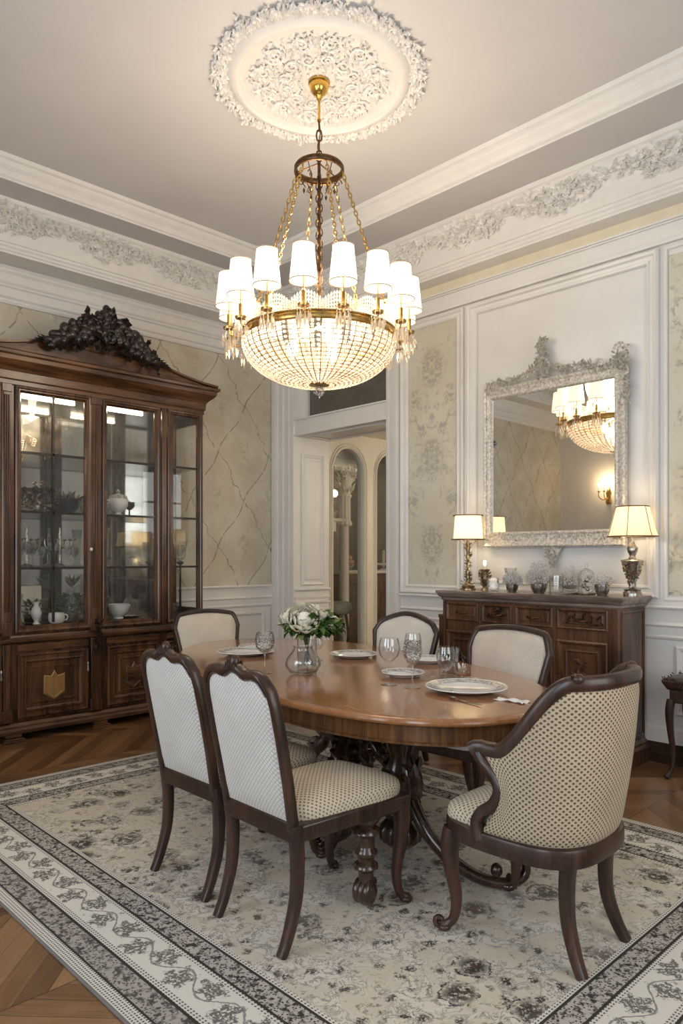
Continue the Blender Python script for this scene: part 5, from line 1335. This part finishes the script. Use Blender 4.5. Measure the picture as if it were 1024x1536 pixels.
# ================================================================ chandelier
ch = empty('chandelier', (CX, CY, 0)); tag(ch, 'crystal basket chandelier with a ring of small lit white shades', 'chandelier')
m = MB(); m.lathe([(.02,4.288),(.062,4.283),(.066,4.27),(.058,4.262),(.06,4.25),(.050,4.222),(.030,4.20),(.018,4.192),(.016,4.175),(.008,4.165),(.008,4.06),(.014,4.05),(.010,4.04)][::-1], n=32); m.build('canopy', M['brass'], ch, smooth=50)
def chain(mb, A, B, L, W, r, n=None, seg=8, tw=0):
    A = V3(A); B = V3(B); T = (B-A); ln = T.length; T.normalize(); s0 = T.orthogonal().normalized(); s1 = T.cross(s0)
    n = n or max(1, int(ln/(L*.72)))
    for i in range(n):
        c = A + T*(ln*(i+.5)/n); s = s0 if i % 2 == 0 else s1
        mb.sweep([c + T*(L/2*math.cos(2*PI*k/seg)) + s*(W/2*math.sin(2*PI*k/seg)) for k in range(seg)], r, 4, up=T.cross(s), closed=True)
m = MB(); chain(m, (0,0,4.05), (0,0,3.80), .075, .034, .006); m.build('top_chain', M['bronze'], ch, smooth=50)
m = MB(); m.sweep(catmull([(0,0,4.05),(.012,.004,3.97),(-.012,.0,3.88),(.018,.0,3.83),(.0,0,3.78),(0,0,3.70)],5), .0035, 6); m.sweep([(0,0,3.80),(0,0,2.84)], .010, 8, up=(0,1,0)); chain(m, (.012,0,3.72), (.012,0,2.95), .05, .022, .0045); chain(m, (-.012,.0,3.70), (-.010,0,2.95), .05, .022, .0045); m.build('stem', M['bronze'], ch, smooth=50)
m = MB(); RT = .142
def circ(r, z, n=56): return [(r*math.cos(2*PI*k/n), r*math.sin(2*PI*k/n), z) for k in range(n)]
m.sweep(circ(RT,3.755), (.010,.016), 8, closed=True, up=(0,0,1)); m.sweep(circ(RT+.004,3.735), .007, 6, closed=True)
for k in range(3):
    a = 2*PI*k/3; m.sweep([(RT*math.cos(a), RT*math.sin(a), 3.755), (0,0,3.79)], .004, 5)
m.build('top_ring', M['bronze'], ch, smooth=50)
for k in range(6):
    a = 2*PI*k/6+.35; dr = V3((math.cos(a), math.sin(a), 0)); m = MB(); m.scroll(dr*(RT-.03) + V3((0,0,3.67)), dr, (0,0,1), .028, 1.2, .0035, 1); m.sweep(catmull([dr*RT + V3((0,0,3.74)), dr*(RT-.02) + V3((0,0,3.70)), dr*(RT-.06) + V3((0,0,3.64))],4), .003, 5); m.octa(dr*(RT-.05) + V3((0,0,3.62)), .008, .02); m.build('scroll', M['bronze'], ch, smooth=50)
RR, ZR = .462, 2.72
for k in range(6):
    a = 2*PI*(k+.5)/6 + .62; m = MB(); A_ = (RT*math.cos(a), RT*math.sin(a), 3.73); B_ = ((RR-.01)*math.cos(a), (RR-.01)*math.sin(a), ZR+.03)
    chain(m, A_, B_, .040, .019, .0042); m.build('chain', M['gold'], ch, smooth=50)
m = MB(); m.sweep(circ(RR,ZR,96), (.012,.022), 8, closed=True, up=(0,0,1), sq=3); m.sweep(circ(RR+.008,ZR+.022,96), .008, 6, closed=True); m.sweep(circ(RR+.008,ZR-.020,96), .006, 6, closed=True); m.build('rim', M['gold'], ch, smooth=50)
# beaded basket
ZB = 2.445; HB_ = ZR - .02 - ZB
def bowl(t):      # t 0 rim .. 1 bottom
    a = t*PI/2*.93
    return RR*math.cos(a)**.88, ZR - .02 - HB_*math.sin(a)**1.05/ (math.sin(PI/2*.93)**1.05)
rows = 19; beads = MB(); wires = MB()
tab = [bowl(i/400) for i in range(401)]
al = [0]
for p, q in zip(tab, tab[1:]): al.append(al[-1] + math.hypot(p[0]-q[0], p[1]-q[1]))
def bl(s):
    tgt = s*al[-1]
    for i in range(400):
        if al[i+1] >= tgt: tt = (tgt-al[i])/(al[i+1]-al[i]); return lerp(tab[i][0],tab[i+1][0],tt), lerp(tab[i][1],tab[i+1][1],tt)
    return tab[-1]
NM = 44
for j in range(rows*2):
    s = (j+.5)/(rows*2); r_, z = bl(s); n = NM*2 if s < .62 else (NM if s < .93 else NM//2)
    for k in range(n):
        a = 2*PI*(k+.5)/n + (.0 if n == NM*2 else 0); c = (r_*math.cos(a), r_*math.sin(a), z)
        if j % 2 == 0: beads.sphere(c, (.0118,.0118,.0100), 6, 4)
        elif k % 2 == 0: beads.octa(c, .0105, .012)
b = beads.build('bead_net', M['bead'], ch, smooth=0); b['kind'] = 'stuff'
for k in range(NM):
    a = 2*PI*k/NM; P = []
    for i in range(15):
        r_, z = bl(i/14*.985); P.append(((r_+.004)*math.cos(a), (r_+.004)*math.sin(a), z-.003))
    wires.sweep(P, .0030, 4, up=(math.sin(a), -math.cos(a), 0))
for j in range(1, rows): 
    r_, z = bl(j/rows); wires.sweep(circ(r_+.004, z-.001, 64), .0022, 4, closed=True)
wires.build('wire_cage', M['cagewire'], ch, smooth=50)
m = MB(); m.lathe([(.06,ZB+.012),(.068,ZB+.004),(.062,ZB-.006),(.03,ZB-.010),(.02,ZB-.012)][::-1], n=28, cap=True); m.build('bottom_boss', M['gold'], ch, smooth=50)
m = MB(); R = random.Random(5)
for i in range(46):
    a = R.uniform(0,2*PI); b_ = R.uniform(-1,1); q = math.sqrt(1-b_*b_); m.sphere((.030*q*math.cos(a), .030*q*math.sin(a), ZB-.038+.030*b_), .0075, 6, 4)
m.sphere((0,0,ZB-.038), .022, 8, 6); m.octa((0,0,ZB-.078), .006, .014)
m.build('crystal_pendant', M['crystal'], ch, smooth=0)
# arms, shades and drops
RS, NS = .545, 16
azf = math.atan2(-.717, -.697)      # towards the entrance side of the room
gold_cup = [(.012,0),(.030,.006),(.034,.018),(.018,.022),(.011,.03),(.011,.09),(.004,.092)]
for k in range(NS):
    a = azf + math.radians(-7 + 22.5*k) ; dr = V3((math.cos(a), math.sin(a), 0)); tt = V3((-math.sin(a), math.cos(a), 0)); Z = V3((0,0,1))
    c = dr*RS
    m = MB(); m.sweep(catmull([dr*(RR+.005) + Z*ZR, dr*(RR+.03) + Z*(ZR-.025), dr*(RS-.01) + Z*(ZR-.018), c + Z*(ZR+.012)],4), .0055, 6, up=tuple(tt)); m.lathe([(r_,z) for r_, z in gold_cup], c=(c.x,c.y,ZR+.008), n=14); m.sweep([c + Z*(ZR+.09), c + Z*(ZR+.26)], .004, 6, up=tuple(dr))
    arm = m.build('arm', M['gold'], ch, smooth=50)
    m = MB(); z0 = 2.868
    prof = [(.078,z0),(.074,z0+.03),(.058,z0+.195)]
    n = 24; m.lathe([(.0765,z0),(.0735,z0+.03),(.057,z0+.193)], c=(c.x,c.y,0), n=n, cap=False)
    sh = m.build('lamp_shade', M['shade'], ch, smooth=60)
    for r_, z in ((.078,z0),(.0585,z0+.194)):
        m = MB(); m.sweep([(c.x+r_*math.cos(2*PI*i/20), c.y+r_*math.sin(2*PI*i/20), z) for i in range(20)], .0028, 5, closed=True); m.build('shade_trim', M['shadetop'], sh, smooth=50)
    # drops hanging round the cup and loops along the rim
    m = MB(); R = random.Random(100+k)
    for j in range(9):
        b_ = 2*PI*j/9; p = c + V3((math.cos(b_), math.sin(b_), 0))*.036; zz = ZR + .018
        L = R.uniform(.055,.105)
        for q in range(2): m.octa(p + Z*(zz-.008-.012*q), .0045, .006)
        m.octa(p + Z*(zz-.03-L/2), .0095, L/2)
    for j in range(13):
        u = j/12; b2 = a + math.radians(22.5)*(u-.5); p = V3((math.cos(b2), math.sin(b2), 0))*(RR+.012); 
        hgt = ZR + .075 + .055*math.sin(PI*u) 
        for q in range(5): m.octa(p + Z*(ZR + .02 + (hgt-ZR-.02)*(q+.5)/5) , .0075, .015)
    m.build('crystal_drops', M['bead'], ch, smooth=0)
m = MB()
for k in range(24):
    a = 2*PI*k/24; m.scroll(((RR-.04)*math.cos(a), (RR-.04)*math.sin(a), ZR+.07), (math.cos(a), math.sin(a), 0), (0,0,1), .03, 1.1, .004, 1)
m.build('inner_scrolls', M['gold'], ch, smooth=50)
for k in range(3):
    a = 2*PI*k/3 + .3; m = MB(); m.sphere((.16*math.cos(a), .16*math.sin(a), 2.66), (.035,.035,.05), 12, 8); m.sweep([(.16*math.cos(a), .16*math.sin(a), 2.70), (0,0,2.80)], .006, 6); m.build('bulb', M['bulb'], ch, smooth=50)

# ================================================================ on the dining table
TT = RUGZ + TZ + .0005
def plate(label, x, y, R_, group='place setting plates on the dining table', sides=0, rz=0):
    t = empty('dinner_plate', (x, y, TT), rz); tag(t, label, 'plate', group)
    n = 48
    def fl_(r): return r
    prof = [(.001,.004),(R_*.55,.004),(R_*.60,.002),(R_*.62,.003),(R_*.72,.012),(R_*.96,.022),(R_,.025),(R_*.985,.029),(R_*.93,.027),(R_*.70,.017),(R_*.60,.0085),(.001,.008)]
    m = MB(); m.lathe(prof, n=n, cap=False, flute=(.018 if sides else .006), nf=(8 if sides else 12)); m.build('plate', M['china'], t, smooth=40)
    m = MB(); m.lathe([(R_*.93,.0280),(R_*.72,.0192)][::-1], n=n, cap=False, flute=(.018 if sides else .006), nf=(8 if sides else 12)); m.build('rim_pattern', M['chinapat'], t, smooth=40)
    return t
plate('large white charger plate nearest the armchair with patterned rim', 2.83, 2.06, .195)
plate('large white plate at the far left of the table beside the cut glass goblet', 2.85, 3.83, .185, sides=8)
plate('white octagonal plate in the middle of the table, right of the flower vase', 3.27, 3.25, .155, sides=8)
plate('small white plate under the cluster of wine glasses', 2.93, 2.545, .115)
plate('white plate behind the square tumbler on the far side of the table', 3.44, 2.78, .13)
plate('white plate half hidden behind the flower vase at the far end of the table', 3.06, 3.98, .13)
def wine(label, x, y, s=1.0, fat=1.0, group='wine glasses on the dining table', mat='clear'):
    t = empty('wine_glass', (x, y, TT)); tag(t, label, 'wine glass', group)
    m = MB(); m.lathe([(.001,.001),(.034,.001),(.035,.003),(.012,.008),(.0045,.014),(.0040,.085),(.007,.095)], n=28, cap=False); 
    m.v = [(a*s, b_*s, c*s) for a, b_, c in m.v]; m.build('stem', M['clear'], t, smooth=60)
    m = MB(); m.lathe([(.007,.094),(.020,.102),(.036*fat,.125),(.042*fat,.152),(.039*fat,.180),(.034*fat,.200),(.0328*fat,.200),(.0378*fat,.180),(.0405*fat,.152),(.0345*fat,.126),(.018,.105),(.001,.098)], n=32, cap=False, flute=(.03 if mat == 'crystal' else 0), nf=12)
    m.v = [(a*s, b_*s, c*s) for a, b_, c in m.v]; m.build('bowl', M[mat], t, smooth=60)
    return t
wine('big bowled wine glass at the left of the cluster in the middle of the table', 2.70, 2.435, 1.16, 1.12)
wine('cut crystal wine glass at the centre of the cluster', 2.72, 2.30, 1.16, .95, mat='crystal')
wine('wine glass at the right rear of the cluster', 2.96, 2.50, 1.16, .95)
wine('single wine glass standing at the edge of the large charger plate', 2.705, 2.085, 1.05, 1.0).location.z += .010
wine('cut crystal goblet in front of the far left plate', 2.478, 3.155, 1.12, 1.15, mat='crystal')
wine('small wine glass right behind the flower vase', 3.01, 3.30, .72, 1.0)
t = empty('coupe_glass', (3.02, 2.225, TT)); tag(t, 'low clear coupe glass behind the large charger plate', 'glass')
m = MB(); m.lathe([(.001,.001),(.030,.001),(.031,.003),(.008,.01),(.005,.03),(.010,.036)], n=24, cap=False); m.build('stem', M['clear'], t, smooth=60)
m = MB(); m.lathe([(.008,.036),(.034,.045),(.046,.060),(.047,.090),(.0455,.090),(.044,.061),(.032,.048),(.001,.041)], n=32, cap=False); m.build('bowl', M['clear'], t, smooth=60)
single('square_tumbler', 'tall square clear tumbler behind the single wine glass', 'tumbler', 3.16, 2.42, TT, [(.001,.004),(.060,.0),(.066,.006),(.072,.145),(.069,.145),(.062,.012),(.001,.012)], 'clear', n=4)
# linen and cutlery
def flat(name, label, cat, pts, mat, r=.006, sq=2, extra=None):
    m = MB(); m.sweep(catmull(pts,5), (r, .0022), 8, up=(0,0,1), sq=sq)
    if extra: extra(m)
    o = m.build(name, M[mat], smooth=50); tag(o, label, cat); return o
def head(x, y, rx, ry, rz):
    def f(m):
        c, s_ = math.cos(rz), math.sin(rz); b = len(m.v); m.sphere((0,0,0), (rx, ry, .005), 14, 8)
        m.v[b:] = [(x + a*c - q*s_, y + a*s_ + q*c, TT + .008 + z) for a, q, z in m.v[b:]]
    return f
flat('serving_spoon', 'long silver serving spoon lying behind the single wine glass', 'spoon', [(3.08,2.28,TT+.008),(2.98,2.40,TT+.012),(2.90,2.50,TT+.034),(2.86,2.56,TT+.036)], 'silver', .006, 2, head(3.11,2.245,.045,.028,-.85))
t = empty('napkin', (2.775, 1.77, TT)); tag(t, 'small folded white napkin beside the large charger plate at the near end', 'napkin')
m = MB()
def nap(u, v): return (lerp(-.035,.035,u) + .01*math.sin(v*4), lerp(-.07,.07,v), .004 + .004*math.sin(u*9+v*3) + .003*math.sin(v*14))
m.grid(nap, 14, 20); o = m.build('cloth', M['china'], t, smooth=60); md = o.modifiers.new('solid','SOLIDIFY'); md.thickness = .003
flat('dinner_fork', 'silver fork lying left of the large charger plate', 'fork', [(2.62,1.96,TT+.004),(2.60,1.88,TT+.005),(2.585,1.80,TT+.005)], 'silver', .005, 2, head(2.626,1.985,.010,.024,-.2))
# flowers
t = empty('bubble_vase', (2.60, 2.975, TT)); tag(t, 'low round clear glass vase standing in front of the bouquet', 'vase')
m = MB(); m.lathe([(.001,.003),(.05,.001),(.075,.012),(.098,.05),(.092,.085),(.060,.125),(.050,.145),(.056,.155),(.053,.155),(.047,.145),(.057,.125),(.088,.085),(.093,.05),(.07,.016),(.001,.008)], n=40, cap=False); m.build('bowl', M['clear'], t, smooth=60)
t = empty('cylinder_vase', (2.735, 3.095, TT)); tag(t, 'straight clear glass vase holding the white flower bouquet', 'vase')
m = MB(); m.lathe([(.001,.004),(.052,0),(.055,.006),(.058,.185),(.0555,.185),(.051,.014),(.001,.014)], n=36, cap=False); m.build('glass', M['clear'], t, smooth=60)
fb = empty('flower_bouquet', (2.735, 3.095, TT)); tag(fb, 'bouquet of cream peonies and green leaves in the straight glass vase', 'flower bouquet')
R = random.Random(44)
m = MB()
for i in range(16):
    a = R.uniform(0,2*PI); r_ = R.uniform(0,.035); m.sweep([(-r_*math.cos(a), -r_*math.sin(a), .02), (r_*math.cos(a), r_*math.sin(a), .19), (2.2*r_*math.cos(a), 2.2*r_*math.sin(a), .25)], .0035, 6)
m.build('stems', M['leafgreen'], fb, smooth=50)
fb.scale = (1.14,1.14,1.08)
RIG = V3((.717,-.697,0)); FWD = V3((.697,.717,0)); UP = V3((0,0,1))
def bigleaf(mb, p, d, nrm, L, W, curl):
    d = V3(d).normalized(); nrm = V3(nrm); s = d.cross(nrm).normalized(); nn = s.cross(d)
    def fn(u, v):
        w = W*math.sin(PI*min(1,v*1.02)**.8)*(1-.25*abs(math.sin(v*14))*(abs(u-.5)*2)) if v < .98 else 0.0005
        x = (u-.5)*w
        return p + d*(L*v) + s*x + nn*(curl*L*(v*v) *-1 + abs(x)*.35)
    mb.grid(fn, 4, 7)
lv = MB(); lv2 = MB()
def bpos(rx, ry, rz): return V3((0,0,.212)) + RIG*rx + FWD*ry + UP*rz
for i in range(620):
    a = R.uniform(0,2*PI); e = R.uniform(-.6,1.0); rad = R.uniform(.03,.118)
    p = bpos(.030 + rad*1.2*math.cos(a), rad*math.sin(a), .012 + .075*e*R.random())
    dr = (p - V3((0,0,.20))); dr = dr.normalized()*.8 + V3((R.uniform(-1,1), R.uniform(-1,1), R.uniform(-.9,.6)))
    bigleaf(lv if R.random() < .72 else lv2, p, dr, UP + dr*.3, R.uniform(.032,.050), R.uniform(.030,.044), R.uniform(.1,.5))
lv.build('foliage', M['leafgreen'], fb, smooth=60); lv2.build('light_foliage', M['leaflight'], fb, smooth=60)
def peony(c, r, ax, seed):
    R = random.Random(seed); ax = V3(ax).normalized(); e1 = ax.orthogonal().normalized(); e2 = ax.cross(e1); m = MB()
    m.sphere(tuple(c + ax*r*.1), r*.55, 14, 10)
    for ring, (cnt, op, sc_) in enumerate(((5,.25,.72),(6,.5,.85),(7,.80,.98),(8,1.15,1.05))):
        for k in range(cnt):
            a = 2*PI*(k + .5*(ring % 2))/cnt + R.uniform(-.15,.15); rd = e1*math.cos(a) + e2*math.sin(a); tg = ax.cross(rd)
            wv = R.uniform(.45,.60)
            def fn(u, v):
                ph = lerp(-.95, .95 - op*.35, v); wid = wv*math.sin(PI*min(.985,max(.1,.15+v*.80)))**.55
                b_ = (u-.5)*2*wid*1.15; rr = r*sc_*(1 + .05*math.sin(u*9+seed+k) + .10*op*v*v)
                cz = math.sin(ph); cr = math.cos(ph)
                dirr = rd*math.cos(b_) + tg*math.sin(b_)
                return c + dirr*(rr*cr*(.85+.25*op*v)) + ax*(rr*cz*(1-.18*op*v))
            m.grid(fn, 6, 6)
    return m
for i, (rx, ry, rz, r_, ax) in enumerate(((-.010,-.080,.058,.070,(-.5,-.6,.45)),(-.075,-.02,.078,.05,(-.4,.1,1)),(.000,.03,.098,.052,(.1,.1,1)),(-.045,.05,.085,.05,(-.1,.4,1)),(.055,-.015,.080,.040,(.3,-.3,1)),(-.105,.02,.045,.036,(-1,0,.5)))):
    o = peony(bpos(rx, ry, rz), r_, ax, i+1).build('peony', M['petal'], fb, smooth=70)
for i, (rx, ry, rz) in enumerate(((.135,-.01,.055),(.15,.02,.02),(.115,-.04,.02),(.10,.03,.07))):
    m = peony(bpos(rx, ry, rz), .024, (.5,-.3,1), 20+i); m.build('small_bloom', M['petal'], fb, smooth=70)
# warm lamps of the sideboard
# ================================================================ light and camera
def area(name, loc, rot, sx, sy, power, col):
    l = bpy.data.lights.new(name, 'AREA'); l.shape = 'RECTANGLE'; l.size = sx; l.size_y = sy; l.energy = power; l.color = col
    o = bpy.data.objects.new(name, l); COL.objects.link(o); o.location = loc; o.rotation_euler = rot; return o
def point(name, loc, power, col, r=.03):
    l = bpy.data.lights.new(name, 'POINT'); l.energy = power; l.color = col; l.shadow_soft_size = r
    o = bpy.data.objects.new(name, l); COL.objects.link(o); o.location = loc; return o
WARM = (1.0,.72,.42)
for i, (a, c) in enumerate(WIN): area('daylight', (XL-.35, (a+c)/2, (WZ0+WZ1)/2), (0, -PI/2, 0), WZ1-WZ0, c-a, 52, (.80,.89,1.0))
area('daylight', ((BW[0]+BW[1])/2, YB-.35, (WZ0+WZ1)/2), (PI/2, 0, 0), BW[1]-BW[0], WZ1-WZ0, 42, (1.0,.93,.84))
point('hall_fill', (7.9, 3.8, 2.4), 40, (1,.86,.68), .06)  # added light for the hall, without a fixture
point('chandelier_lamp', (CX, CY, 2.60), 4.5, (1,.86,.68), .10)
point('chandelier_lamp', (CX, CY, 3.14), 40, (1.0,.85,.68), .30)
point('lamp_bulb', (4.80,3.475,SZ+.50), 13, (1,.78,.52), .03)
point('lamp_bulb', (4.83,2.145,SZ+.50), 12, (1,.76,.48), .03)
point('lamp_bulb', (4.83,3.335,SZ+.215), .6, WARM, .012)
point('sconce_bulb', (XL+.16,5.35,2.58), 6, WARM, .05)
point('alcove_fill', (7.3, 6.6, 2.5), 5, (1,.82,.6), .08)  # unseen light added to lift the alcove behind the arches
W = bpy.data.worlds.new('World'); sc.world = W; W.use_nodes = True
W.node_tree.nodes['Background'].inputs[0].default_value = (.70,.82,1.0,1); W.node_tree.nodes['Background'].inputs[1].default_value = 1.2
cam = bpy.data.cameras.new('camera'); co = bpy.data.objects.new('camera', cam); COL.objects.link(co)
cam.sensor_fit = 'HORIZONTAL'; cam.sensor_width = 36; cam.lens = 36*1087/1024; cam.shift_y = 67/1024; cam.shift_x = 0
co.location = (0,0,1.4); co.rotation_euler = (PI/2, 0, math.atan2(.717,.697) - PI/2)
cam.clip_start = .05
sc.camera = co
vs = sc.view_settings; vs.view_transform = 'Standard'; vs.look = 'None'; vs.gamma = 1; vs.use_curve_mapping = False; vs.exposure = 0.34
sc.display_settings.display_device = 'sRGB'
